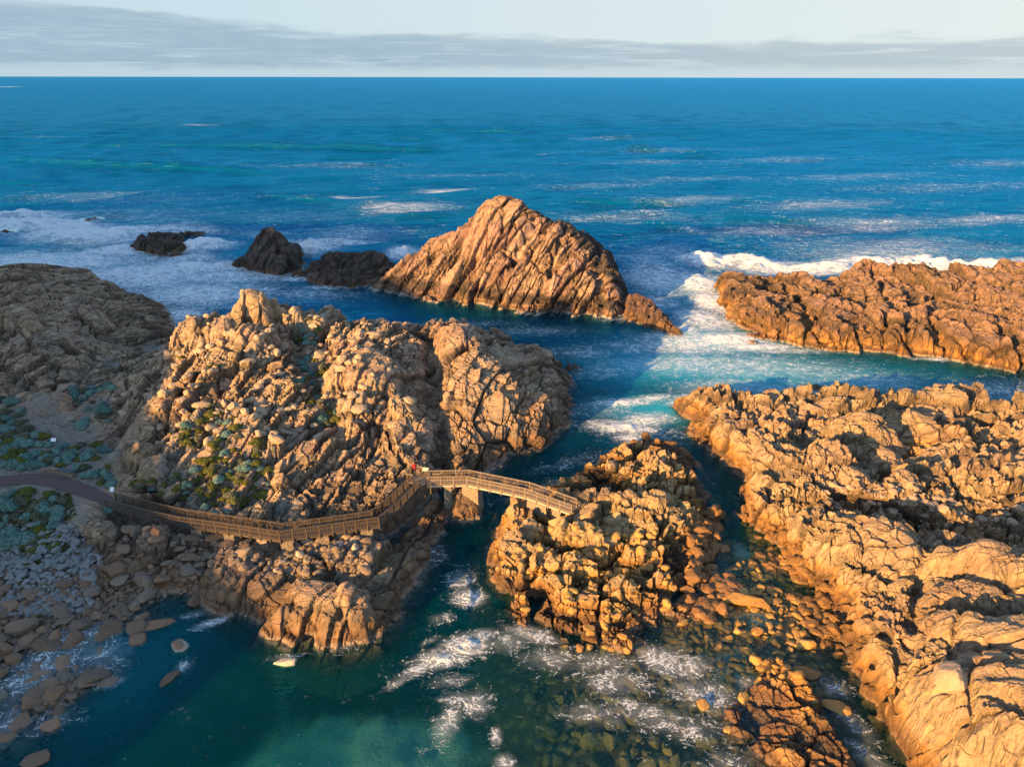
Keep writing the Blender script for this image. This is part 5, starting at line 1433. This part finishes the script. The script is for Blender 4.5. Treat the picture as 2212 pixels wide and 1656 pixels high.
#@@PART3
# ------------------------------------------------------------------ boardwalk, lookout and footbridge
M_wood = plain_mat('weathered_brown_timber', (0.065, 0.047, 0.034), (0.13, 0.095, 0.065), 6.0, 0.8, 0.05, (1, 1, 4))
M_deck = plain_mat('dark_deck_boards', (0.05, 0.045, 0.042), (0.10, 0.085, 0.075), 5.0, 0.8, 0.05)
M_silver = plain_mat('silvered_bridge_timber', (0.22, 0.16, 0.105), (0.34, 0.255, 0.18), 6.0, 0.75, 0.05, (1, 1, 4))
M_girder = plain_mat('pale_bridge_beam', (0.34, 0.29, 0.23), (0.44, 0.38, 0.31), 3.0, 0.6, 0.02)
M_board = plain_mat('cream_sign_face', (0.72, 0.66, 0.45), (0.80, 0.74, 0.55), 2.0, 0.5)
M_white = plain_mat('white_sign_face', (0.74, 0.76, 0.78), (0.8, 0.82, 0.84), 2.0, 0.5)
M_metal = plain_mat('grey_post_metal', (0.2, 0.2, 0.2), (0.3, 0.3, 0.3), 4.0, 0.5)


def offset_line(pts, d):
    """parallel polyline, d metres to the left of the walking direction"""
    out = []
    for i, p in enumerate(pts):
        a = np.array(pts[max(i - 1, 0)][:2])
        b = np.array(pts[min(i + 1, len(pts) - 1)][:2])
        n0 = np.array(p[:2])
        dirs = []
        if i > 0:
            e = n0 - a
            dirs.append(e / np.linalg.norm(e))
        if i < len(pts) - 1:
            e = b - n0
            dirs.append(e / np.linalg.norm(e))
        nn = sum(np.array((-e[1], e[0])) for e in dirs)
        nn = nn / np.linalg.norm(nn)
        c = nn @ np.array((-dirs[0][1], dirs[0][0]))
        q = n0 + nn * d / max(c, 0.4)
        out.append(np.array((q[0], q[1], p[2])))
    return out


def walkway(root, near, width, mat, deckmat, bay=1.25, rail_h=1.1, beam=None, per_bay=8, sides=(0, 1), close=False):
    far = offset_line(near, width)
    n_sec = len(near) - 1
    for i in range(n_sec):
        a0, a1, b0, b1 = (Vector(p) for p in (near[i], near[i + 1], far[i], far[i + 1]))
        mb = MB()
        L = ((a1 + b1) / 2 - (a0 + b0) / 2).length
        nb = max(2, int(L / 0.16))
        for k in range(nb):
            t0, t1 = (k + 0.04) / nb, (k + 0.96) / nb
            q = [a0.lerp(a1, t0), a0.lerp(a1, t1), b0.lerp(b1, t1), b0.lerp(b1, t0)]
            vs = [mb.bm.verts.new(p) for p in q] + [mb.bm.verts.new(p - Vector((0, 0, 0.05))) for p in q]
            for f in ((0, 1, 2, 3), (7, 6, 5, 4), (0, 4, 5, 1), (1, 5, 6, 2), (2, 6, 7, 3), (3, 7, 4, 0)):
                mb.bm.faces.new([vs[j] for j in f])
        bmesh.ops.recalc_face_normals(mb.bm, faces=mb.bm.faces[:])
        mb.build('deck', deckmat, root)
        jb = MB()
        for p, q in ((a0, a1), (b0, b1)):
            off = ((b0 - a0).normalized() if p is a0 else (a0 - b0).normalized()) * 0.12
            jb.bar(p + off - Vector((0, 0, 0.17)), q + off - Vector((0, 0, 0.17)), 0.09, 0.22 if beam is None else 0.26)
        jb.build('beam', beam or mat, root)
        for s, (p, q) in enumerate(((a0, a1), (b0, b1))):
            if s not in sides:
                continue
            Ls = (q - p).length
            n = max(1, round(Ls / bay))
            for k in range(n + (1 if i == n_sec - 1 else 0)):
                c = p.lerp(q, k / n)
                MB().box(c + Vector((0, 0, rail_h / 2 - 0.2)), (0.10, 0.10, rail_h + 0.4)).build('post', mat, root)
            for k in range(n):
                c0, c1 = p.lerp(q, k / n), p.lerp(q, (k + 1) / n)
                pb = MB()
                d = (c1 - c0).normalized() * 0.055
                for hh in (0.14, rail_h * 0.62):
                    pb.bar(c0 + d + Vector((0, 0, hh)), c1 - d + Vector((0, 0, hh)), 0.05, 0.06)
                for j in range(1, per_bay):
                    b = c0.lerp(c1, j / per_bay)
                    pb.bar(b + Vector((0, 0, 0.10)), b + Vector((0, 0, rail_h - 0.03)), 0.045, 0.03)
                pb.build('railing_panel', mat, root)
            MB().bar(p + Vector((0, 0, rail_h + 0.03)), q + Vector((0, 0, rail_h + 0.03)), 0.13, 0.055).build('handrail', mat, root)
    return far


boardwalk = empty('boardwalk', tuple(BW[0]))
tag(boardwalk, 'dark timber boardwalk with slatted railings winding along the foot of the mound', 'boardwalk')
bw_far = walkway(boardwalk, [p - BW[0] for p in BW], 1.35, M_wood, M_deck)

lookout = empty('lookout_platform', tuple(LOOK[0]))
tag(lookout, 'small square timber lookout deck with railings where the boardwalk meets the bridge', 'lookout')
lq = [Vector(p - LOOK[0]) for p in LOOK]       # front left, back left, back right, front right
mb = MB()
for k in range(12):
    t0, t1 = (k + 0.04) / 12, (k + 0.96) / 12
    q = [lq[0].lerp(lq[1], t0), lq[0].lerp(lq[1], t1), lq[3].lerp(lq[2], t1), lq[3].lerp(lq[2], t0)]
    vs = [mb.bm.verts.new(p) for p in q] + [mb.bm.verts.new(p - Vector((0, 0, 0.05))) for p in q]
    for f in ((0, 1, 2, 3), (7, 6, 5, 4), (0, 4, 5, 1), (1, 5, 6, 2), (2, 6, 7, 3), (3, 7, 4, 0)):
        mb.bm.faces.new([vs[j] for j in f])
bmesh.ops.recalc_face_normals(mb.bm, faces=mb.bm.faces[:])
mb.build('deck', M_silver, lookout)
for a, b in ((lq[0].lerp(lq[3], 0.42), lq[0]), (lq[0], lq[1]), (lq[1], lq[2]), (lq[2], lq[2].lerp(lq[3], 0.6))):
    n = max(1, round((b - a).length / 1.1))
    for k in range(n + 1):
        MB().box(a.lerp(b, k / n) + Vector((0, 0, 0.35)), (0.1, 0.1, 1.6)).build('post', M_wood, lookout)
    for k in range(n):
        c0, c1 = a.lerp(b, k / n), a.lerp(b, (k + 1) / n)
        pb = MB()
        pb.bar(c0 + Vector((0, 0, 0.14)), c1 + Vector((0, 0, 0.14)), 0.05, 0.06)
        for j in range(1, 7):
            e = c0.lerp(c1, j / 7)
            pb.bar(e + Vector((0, 0, 0.1)), e + Vector((0, 0, 1.08)), 0.045, 0.03)
        pb.build('railing_panel', M_wood, lookout)
    MB().bar(a + Vector((0, 0, 1.13)), b + Vector((0, 0, 1.13)), 0.14, 0.055).build('handrail', M_silver, lookout)
for p in lq:
    q = Vector(LOOK[0]) + p
    g = ground(q.x, q.y)
    MB().box(p + Vector((0, 0, (g - q.z - 0.6) / 2 - 0.05)), (0.16, 0.16, max(0.3, q.z - g + 0.6))).build('support_post', M_wood, lookout)

bridge = empty('footbridge', tuple(BR[0]))
tag(bridge, 'pale timber footbridge bending twice as it crosses the narrow channel', 'footbridge')
walkway(bridge, [p - BR[0] for p in BR], 1.35, M_silver, M_silver, bay=1.5, beam=M_girder, per_bay=9)

# info board on the lookout railing
ib = empty('information_board', tuple(np.array(LOOK[1]) * 0.22 + np.array(LOOK[2]) * 0.78))
tag(ib, 'cream information board fixed to the back railing of the lookout', 'sign')
MB().box((0, -0.12, 0.98), (0.62, 0.03, 0.42)).build('panel', M_board, ib)
MB().box((0, -0.09, 0.98), (0.68, 0.025, 0.48)).build('frame', M_wood, ib)

# masonry piers
m_, t_ = new_mat('stone_masonry')
pos_ = t_.new('ShaderNodeNewGeometry').outputs['Position']
vd_ = t_.voro(t_.mapping(pos_, (2.4, 2.4, 3.4)), 1.0, 'DISTANCE_TO_EDGE')
vc_ = t_.voro(t_.mapping(pos_, (2.4, 2.4, 3.4)), 1.0, 'F1', 'Color')
sc_ = t_.mix(t_.noise(pos_, 3.0, 4), (0.33, 0.25, 0.17), (0.22, 0.175, 0.13))
sc_ = t_.mix(t_.math('MULTIPLY', t_.ramp01(vc_, 0.2, 0.8), 0.5), sc_, (0.24, 0.19, 0.14))
sc_ = t_.mix(t_.ramp01(vd_, 0.0, 0.05, 0.8, 0.0), sc_, (0.20, 0.17, 0.14))
finish(t_, principled(t_, sc_, 0.9, 0.2, t_.bump(t_.ramp01(vd_, 0.0, 0.1), 0.8, 0.06)).outputs[0])
M_pier = m_


def pier(pt, sx, sy, rot, label, drop=0.12, top=None):
    g = min(ground(pt[0] + dx, pt[1] + dy) for dx in (-sx / 2, 0, sx / 2) for dy in (-sy / 2, sy / 2))
    zt = pt[2] - 0.30
    g = max(min(g, zt - 0.8), zt - 4.5) - 0.2
    bm = bmesh.new()
    h = zt - g
    n = 5
    rs = random.Random(int(pt[0] * 100))
    rings = []
    for k in range(n + 1):
        f = 1.14 - 0.14 * k / n
        rings.append([bm.verts.new((sx / 2 * f * a + rs.uniform(-.04, .04), sy / 2 * f * b + rs.uniform(-.04, .04), g - zt + h * k / n)) for a, b in ((-1, -1), (0, -1.03), (1, -1), (1.03, 0), (1, 1), (0, 1.03), (-1, 1), (-1.03, 0))])
    for k in range(n):
        for j in range(8):
            bm.faces.new((rings[k][j], rings[k][(j + 1) % 8], rings[k + 1][(j + 1) % 8], rings[k + 1][j]))
    bm.faces.new(rings[-1])
    bm.normal_update()
    me = bpy.data.meshes.new('stone_pier')
    bm.to_mesh(me)
    bm.free()
    me.materials.append(M_pier)
    o = bpy.data.objects.new('stone_pier', me)
    COL.objects.link(o)
    o.location = (pt[0], pt[1], zt)
    o.rotation_euler = (0, 0, rot)
    tag(o, label, 'pier', 'stone piers under the boardwalk and bridge')


def along(line, f):
    seg = [np.linalg.norm(np.array(b) - np.array(a)) for a, b in zip(line[:-1], line[1:])]
    t = f * sum(seg)
    for a, b, L in zip(line[:-1], line[1:], seg):
        if t <= L:
            c = a + (b - a) * t / L
            return c, math.atan2(b[1] - a[1], b[0] - a[0])
        t -= L
    return line[-1], math.atan2(line[-1][1] - line[-2][1], line[-1][0] - line[-2][0])


bwc = offset_line(BW, 0.62)
brc = offset_line(BR, 0.62)
for f, lb in ((0.20, 'stone pier under the shaded left end of the boardwalk'), (0.30, 'second stone pier from the left under the boardwalk'), (0.40, 'third stone pier from the left under the boardwalk'),
              (0.50, 'stone pier just left of the sharp bend in the boardwalk'), (0.565, 'stone pier right under the sharp bend in the boardwalk'), (0.66, 'sunlit square stone pier right of the sharp bend'),
              (0.78, 'sunlit stone pier where the boardwalk starts to climb to the lookout')):
    c, a = along(bwc, f)
    pier(c, 1.15, 1.2, a, lb)
for f, sx, lb in ((0.13, 0.8, 'narrow dark pier next to the lookout under the bridge'), (0.29, 1.9, 'broad stone pier at the first bend of the footbridge'), (0.76, 2.3, 'tall sunlit stone pier holding the right part of the footbridge'), (0.9, 1.0, 'short pale pier near the right end of the footbridge')):
    c, a = along(brc, f)
    pier(c, sx, 1.25, a, lb)

# ------------------------------------------------------------------ the path with its wall and signs
def path_strip():
    pts = [np.array(p) for p in path_pts] + [BW[0] + np.array((0.0, 0.55, 0.0))]
    xs = np.linspace(0, 1, 90)
    dense = np.array([along(pts, f)[0] for f in xs])
    k = np.ones(9) / 9
    for ax in range(2):
        pad = np.pad(dense[:, ax], 4, mode='edge')
        dense[:, ax] = np.convolve(pad, k, 'valid')
    tg = np.gradient(dense[:, :2], axis=0)
    tg /= np.linalg.norm(tg, axis=1)[:, None]
    nn = np.stack([-tg[:, 1], tg[:, 0]], -1)
    wd = np.interp(xs, [0, 0.75, 1], [1.25, 1.05, 0.66])
    rows = []
    for j in np.linspace(-1, 1, 9):
        xy = dense[:, :2] + nn * (wd * j)[:, None]
        z = np.array([ground(a, b, HEAD) for a, b in xy])
        rows.append(np.c_[xy, z])
    R = np.array(rows)
    zc = np.max(R[:, :, 2], axis=0)
    zc = np.convolve(np.pad(zc, 3, mode='edge'), np.ones(7) / 7, 'valid') + 0.05
    R[:, :, 2] = np.maximum(zc[None, :], R[:, :, 2] + 0.02)
    m = 9
    n = len(dense)
    idx = np.arange(m * n).reshape(m, n)
    F = np.stack([idx[:-1, :-1], idx[:-1, 1:], idx[1:, 1:], idx[1:, :-1]], -1).reshape(-1, 4)[:, ::-1]
    o = grid_mesh('path', R.reshape(-1, 3), F, {}, plain_mat('red_brown_asphalt', (0.095, 0.06, 0.052), (0.13, 0.085, 0.075), 9.0, 0.9, 0.02, coords='Object'))
    return tag(o, kind='structure')


path = path_strip()
w0, w1 = hit(92, 1022, HEAD), hit(160, 1034, HEAD)
wall = empty('stone_wall', tuple(w0))
tag(wall, 'low curved stone wall with a dark slab seat along the path', 'wall')
sb = MB()
d_ = (w1 - w0)
nrm_ = Vector((-d_.y, d_.x, 0)).normalized()
for k in range(16):
    f = (k + 0.5) / 16
    c = d_ * f + nrm_ * (0.35 * math.sin(f * math.pi))
    g = ground(w0.x + c.x, w0.y + c.y, HEAD) - w0.z
    for lv in range(2):
        sb.box((c.x + random.uniform(-.04, .04), c.y + random.uniform(-.04, .04), g + 0.14 + 0.26 * lv), (d_.length / 16 * random.uniform(0.95, 1.15), random.uniform(0.42, 0.52), 0.27), Matrix.Rotation(math.atan2(d_.y, d_.x) + random.uniform(-.1, .1), 3, 'Z'), 0.05)
sb.build('stone_base', M_pier, wall)
c0 = d_ * 0.5 + nrm_ * 0.3
c1 = d_ * 0.98 + nrm_ * 0.05
MB().bar(c0 + Vector((0, 0, 0.62)), c1 + Vector((0, 0, 0.62)), 0.62, 0.08).build('seat_slab', plain_mat('dark_slate_slab', (0.045, 0.055, 0.065), (0.065, 0.075, 0.085), 4.0, 0.6), wall)


def sign(u, v, h, wd, ht, label, tilt=0.5, mat=None):
    p = hit(u, v, HEAD)
    s = empty('sign', tuple(p))
    tag(s, label, 'sign')
    MB().box((0, 0.03, h / 2 - 0.1), (0.09, 0.09, h + 0.2)).build('post', M_metal, s)
    MB().box((0, -0.04, h), (wd, 0.03, ht), Matrix.Rotation(-tilt, 3, 'X')).build('panel', mat or M_white, s)


sign(121, 968, 1.0, 0.62, 0.42, 'small white sign standing among the shrubs at far left')
sign(248, 1078, 1.15, 0.42, 0.5, 'white sign on a post where the path meets the boardwalk')

# ------------------------------------------------------------------ a person at the lookout
def person():
    jts = {'pel': (0, 0, 0.93), 'wst': (0, 0.01, 1.08), 'chest': (0, 0.05, 1.30), 'neck': (0, 0.09, 1.47), 'head0': (0, 0.13, 1.56), 'head1': (0, 0.15, 1.70),
           'hl': (-0.10, 0, 0.88), 'kl': (-0.11, 0.03, 0.48), 'al': (-0.11, -0.02, 0.09), 'tl': (-0.12, 0.13, 0.04), 'hr': (0.10, 0, 0.88), 'kr': (0.12, 0.05, 0.48), 'ar': (0.13, 0.02, 0.09), 'tr': (0.14, 0.17, 0.04),
           'sl': (-0.20, 0.07, 1.40), 'el': (-0.26, 0.16, 1.16), 'wl': (-0.16, 0.36, 1.14), 'fl': (-0.13, 0.43, 1.13), 'sr': (0.20, 0.07, 1.40), 'er': (0.27, 0.16, 1.16), 'wr': (0.16, 0.36, 1.14), 'fr': (0.13, 0.43, 1.13)}
    rad = {'pel': .15, 'wst': .14, 'chest': .165, 'neck': .06, 'head0': .085, 'head1': .088, 'hl': .10, 'kl': .065, 'al': .045, 'tl': .04, 'hr': .10, 'kr': .065, 'ar': .045, 'tr': .04,
           'sl': .075, 'el': .055, 'wl': .04, 'fl': .03, 'sr': .075, 'er': .055, 'wr': .04, 'fr': .03}
    ed = [('pel', 'wst'), ('wst', 'chest'), ('chest', 'neck'), ('neck', 'head0'), ('head0', 'head1'), ('pel', 'hl'), ('hl', 'kl'), ('kl', 'al'), ('al', 'tl'), ('pel', 'hr'), ('hr', 'kr'), ('kr', 'ar'), ('ar', 'tr'),
          ('chest', 'sl'), ('sl', 'el'), ('el', 'wl'), ('wl', 'fl'), ('chest', 'sr'), ('sr', 'er'), ('er', 'wr'), ('wr', 'fr')]
    ks = list(jts)
    me = bpy.data.meshes.new('person')
    me.from_pydata([jts[k] for k in ks], [(ks.index(a), ks.index(b)) for a, b in ed], [])
    o = bpy.data.objects.new('person', me)
    COL.objects.link(o)
    sk = o.modifiers.new('skin', 'SKIN')
    for i, k in enumerate(ks):
        me.skin_vertices[0].data[i].radius = (rad[k], rad[k] * (0.8 if k in ('pel', 'wst', 'chest') else 1.0))
        me.skin_vertices[0].data[i].use_root = (k == 'pel')
    o.modifiers.new('sub', 'SUBSURF').levels = 2
    bpy.context.view_layer.update()
    dg = bpy.context.evaluated_depsgraph_get()
    m2 = bpy.data.meshes.new_from_object(o.evaluated_get(dg))
    o.modifiers.clear()
    o.data = m2
    m2.materials.clear()
    for nm, c in (('red_jacket', (0.42, 0.02, 0.025)), ('dark_trousers', (0.03, 0.032, 0.05)), ('skin_tone', (0.5, 0.3, 0.22)), ('dark_hair', (0.035, 0.02, 0.025))):
        m2.materials.append(plain_mat(nm, c, tuple(x * 1.25 for x in c), 9.0, 0.8))
    for p in m2.polygons:
        c = p.center
        p.use_smooth = True
        p.material_index = 0
        if c.z < 0.86 and abs(c.y) < 0.3:
            p.material_index = 1
        if c.z > 1.50:
            p.material_index = 3 if (c.z > 1.66 or c.y < 0.12) else 2
        if c.y > 0.37 and 1.0 < c.z < 1.25:
            p.material_index = 2
    return o


pp = person()
lk = np.array(LOOK[0]) * 0.12 + np.array(LOOK[1]) * 0.66 + np.array(LOOK[2]) * 0.22
pp.location = (lk[0], lk[1], lk[2] + 0.01)
pp.rotation_euler = (0, 0, 0.55)
tag(pp, 'person in a red jacket and dark trousers leaning on the lookout railing', 'person')

# ------------------------------------------------------------------ shrubs
def leaf_mat(name, c1, c2, c3):
    m, t = new_mat(name)
    geo = t.new('ShaderNodeNewGeometry')
    r = geo.outputs['Random Per Island']
    n = t.noise(geo.outputs['Position'], 1.6, 3)
    oi = t.new('ShaderNodeObjectInfo').outputs['Random']
    c = t.mix(r, c1, c2)
    c = t.mix(t.ramp01(t.math('ADD', n, t.math('MULTIPLY', oi, 0.35)), 0.5, 0.85), c, c3)
    b = principled(t, c, 0.75, 0.2)
    finish(t, b.outputs[0])
    return m


def shrub_mesh(seed, mat, lobes, flat, leaf, dens, spread=0.62):
    r = np.random.default_rng(seed)
    V, F = [], []
    cs = [(0, 0, 0.18, 0.62)]
    for k in range(lobes):
        a = k / lobes * 6.28 + r.uniform(-0.5, 0.5)
        d = spread * r.uniform(0.55, 1.1)
        cs.append((d * math.cos(a), d * math.sin(a), r.uniform(0, 0.2), r.uniform(0.30, 0.48)))
    for cx_, cy_, cz_, R in cs:
        n = int(dens * R * R * 12)
        for _ in range(n):
            d = r.normal(size=3)
            d[2] = abs(d[2]) * 1.1 - 0.25
            d /= np.linalg.norm(d)
            q = np.array((cx_, cy_, cz_)) + d * R * r.uniform(0.72, 1.05) * np.array((1, 1, flat))
            nn = d + r.normal(0, 0.55, 3)
            nn /= np.linalg.norm(nn)
            t1 = np.cross(nn, r.normal(size=3))
            t1 /= np.linalg.norm(t1)
            t2 = np.cross(nn, t1)
            s = leaf * r.uniform(0.6, 1.3)
            i = len(V)
            V += [q + t1 * s, q + t2 * s * 0.6 + nn * s * 0.2, q - t1 * s, q - t2 * s * 0.6 + nn * s * 0.2]
            F.append((i, i + 1, i + 2, i + 3))
        # woody heart under the leaves
    i = len(V)
    for k in range(7):
        a = k / 7 * 6.28
        V += [np.array((0.03 * math.cos(a + 2), 0.03 * math.sin(a + 2), -0.3)), np.array((0.03 * math.cos(a - 2), 0.03 * math.sin(a - 2), -0.3)), np.array((0.55 * math.cos(a), 0.55 * math.sin(a), 0.32 * flat + 0.1))]
        F.append((i, i + 1, i + 2))
        i += 3
    me = bpy.data.meshes.new('shrub')
    me.from_pydata([tuple(v) for v in V], [], F)
    me.materials.append(mat)
    return me


M_blue = leaf_mat('blue_green_leaves', (0.085, 0.18, 0.15), (0.15, 0.27, 0.23), (0.21, 0.33, 0.28))
M_yel = leaf_mat('yellow_green_leaves', (0.10, 0.10, 0.02), (0.21, 0.19, 0.035), (0.13, 0.145, 0.035))
M_oliv = leaf_mat('grey_olive_leaves', (0.07, 0.085, 0.05), (0.13, 0.14, 0.085), (0.17, 0.16, 0.10))
SH = {'blue green': [shrub_mesh(700 + i, M_blue, 5 + i % 3, 0.85, 0.075, 260) for i in range(4)],
      'yellow green': [shrub_mesh(720 + i, M_yel, 4, 0.7, 0.085, 200, 0.7) for i in range(3)],
      'grey olive': [shrub_mesh(740 + i, M_oliv, 4, 0.75, 0.08, 210, 0.6) for i in range(3)]}
SHRUBS = []


def shrub(u, v, rad, kind, place, group, objs=None):
    p = hit(u, v, objs or HEAD)
    if p is None or p.z < 1.0:
        return
    dp = seg_d(path_pts, np.array([p.x]), np.array([p.y]))[0]
    if dp < 1.3 + 0.5 * rad:
        return
    o = bpy.data.objects.new('shrub', random.choice(SH[kind]))
    COL.objects.link(o)
    o.location = (p.x, p.y, p.z + 0.05 * rad)
    o.scale = (rad * random.uniform(0.9, 1.15), rad * random.uniform(0.9, 1.15), rad * random.uniform(0.8, 1.1))
    o.rotation_euler = (0, 0, random.uniform(0, 6.28))
    o['category'] = 'shrub'
    o['group'] = group
    sz = 'small' if rad < 0.62 else 'mid sized' if rad < 1.0 else 'large'
    SHRUBS.append((o, f'{sz} {kind}', place))


def shrub_field(poly, n, r0, r1, kinds, place, group, seed, mind=0.8):
    r = random.Random(seed)
    pl = np.array(poly, float)
    got = []
    tries = 0
    while len(got) < n and tries < n * 60:
        tries += 1
        u, v = r.uniform(pl[:, 0].min(), pl[:, 0].max()), r.uniform(pl[:, 1].min(), pl[:, 1].max())
        if poly_sd(pl, np.array([u]), np.array([v]))[0] < 0:
            continue
        rad = r.uniform(r0, r1)
        if any(math.hypot(u - a, (v - b) * 1.6) < mind * 13 * (rad + c) for a, b, c in got):
            continue
        got.append((u, v, rad))
        shrub(u, v, rad, r.choice(kinds), place, group)


B, Y_, O_ = 'blue green', 'yellow green', 'grey olive'
shrub_field([(-10, 1068), (70, 1062), (130, 1066), (150, 1085), (120, 1150), (70, 1180), (-10, 1180)], 44, 0.6, 1.25, [B, B, B, O_, Y_], 'below the path', 'shrubs on the slope below the path', 1, 0.48)
shrub_field([(0, 1150), (110, 1130), (150, 1150), (140, 1190), (0, 1200)], 14, 0.45, 0.8, [Y_, Y_, O_], 'above the pebble bank', 'low bushes above the pebble bank', 2, 0.7)
shrub_field([(-10, 925), (60, 930), (150, 965), (225, 960), (235, 1000), (200, 1030), (150, 1010), (90, 1012), (40, 1018), (-10, 1015)], 66, 0.55, 1.15, [B, B, B, O_, Y_], 'above the path', 'shrubs on the flat above the path', 3, 0.46)
shrub_field([(165, 1035), (240, 1010), (250, 1060), (200, 1052)], 9, 0.5, 0.9, [B, B, Y_], 'beside the path end', 'shrubs beside the end of the path', 4, 0.7)
shrub_field([(150, 840), (240, 830), (260, 910), (170, 930)], 22, 0.5, 1.0, [B, B, O_], 'in the shaded hollow', 'shrubs in the shaded hollow', 5, 0.5)
shrub_field([(-5, 860), (50, 870), (60, 930), (-5, 930)], 9, 0.6, 1.1, [B, O_], 'at the left edge', 'shrubs at the left edge', 6, 0.7)
shrub_field([(640, 690), (685, 690), (700, 800), (720, 880), (740, 920), (690, 920), (650, 830), (640, 760)], 40, 0.5, 1.0, [B, B, O_, Y_], 'in the gully', 'shrubs in the gully on the mound', 7, 0.5)
shrub_field([(420, 870), (480, 880), (560, 960), (600, 1060), (560, 1095), (400, 1080), (350, 1040), (360, 990), (400, 920)], 84, 0.45, 0.95, [Y_, Y_, Y_, O_, B], 'on the sunlit mound', 'low bushes on the sunlit mound', 8, 0.5)
shrub_field([(300, 1020), (420, 1060), (520, 1110), (460, 1120), (320, 1080), (280, 1060)], 16, 0.35, 0.7, [Y_, B, O_], 'behind the left boardwalk', 'bushes behind the boardwalk', 9, 0.7)
shrub_field([(380, 770), (470, 760), (500, 830), (400, 850)], 12, 0.3, 0.55, [O_, Y_], 'high on the mound', 'bushes high on the mound', 10, 0.7)
shrub(236, 1105, 0.8, B, 'beside the start of the boardwalk', 'shrub at the boardwalk')
give_labels(SHRUBS, 'shrubs', 'shrub')

# short grass and moss on the bank
def grass_patch(poly, n, seed):
    r = np.random.default_rng(seed)
    V, F = [], []
    for x, y in in_poly(poly, n, seed):
        if r.uniform() > 0.5 + 0.9 * float(fbm(np.array([x / 2.0]), np.array([y / 2.0]), 77, 3)[0]):
            continue
        g = ground(x, y, HEAD)
        if g < 1.0:
            continue
        a = r.uniform(0, 6.28)
        s = r.uniform(0.08, 0.2)
        i = len(V)
        d = np.array((math.cos(a), math.sin(a), 0)) * s
        up = np.array((r.normal(0, 0.06), r.normal(0, 0.06), s * r.uniform(0.6, 1.3)))
        c = np.array((x, y, g + 0.01))
        V += [c - d, c + d, c + d * 0.6 + up, c - d * 0.6 + up]
        F.append((i, i + 1, i + 2, i + 3))
    o = grid_mesh('grass', np.array(V), np.array(F), {}, leaf_mat('bank_grass', (0.05, 0.06, 0.012), (0.11, 0.115, 0.02), (0.09, 0.075, 0.02)), False)
    tag(o, kind='stuff')


grass_patch([(40, 1150), (170, 1130), (190, 1200), (150, 1260), (60, 1260), (-10, 1220), (-10, 1170)], 6500, 31)

# a far boat, little more than a white fleck under the horizon
bp = P(1449, 173.2)
boat = empty('sailing_boat', tuple(bp), 0.4)
tag(boat, 'white fleck of a sailing boat far out under the horizon', 'boat')
hb = bmesh.new()
sec = [(-7, 0.9, 1.3), (-4, 2.0, 1.4), (0, 2.3, 1.4), (4, 1.6, 1.6), (7.5, 0.05, 2.0)]
rg = [[hb.verts.new((x, -w_, h_)), hb.verts.new((x, 0, -0.6)), hb.verts.new((x, w_, h_))] for x, w_, h_ in sec]
for a, b in zip(rg[:-1], rg[1:]):
    for j in range(2):
        hb.faces.new((a[j], b[j], b[j + 1], a[j + 1]))
    hb.faces.new((a[2], b[2], b[0], a[0]))
hb.faces.new(rg[0])
me = bpy.data.meshes.new('hull')
hb.to_mesh(me)
hb.free()
me.materials.append(M_white)
ho = bpy.data.objects.new('hull', me)
COL.objects.link(ho)
ho.parent = boat
MB().tube((0.5, 0, 1.2), (0.5, 0, 17), 0.12).build('mast', M_metal, boat)
sl_ = MB()
vs = [sl_.bm.verts.new(p) for p in ((0.3, 0.05, 2.5), (-6, 0.6, 2.6), (0.3, 0.05, 16.5))]
vs2 = [sl_.bm.verts.new(v.co + Vector((0, 0.06, 0))) for v in vs]
sl_.bm.faces.new(vs)
sl_.bm.faces.new(vs2[::-1])
sl_.build('sail', M_white, boat)
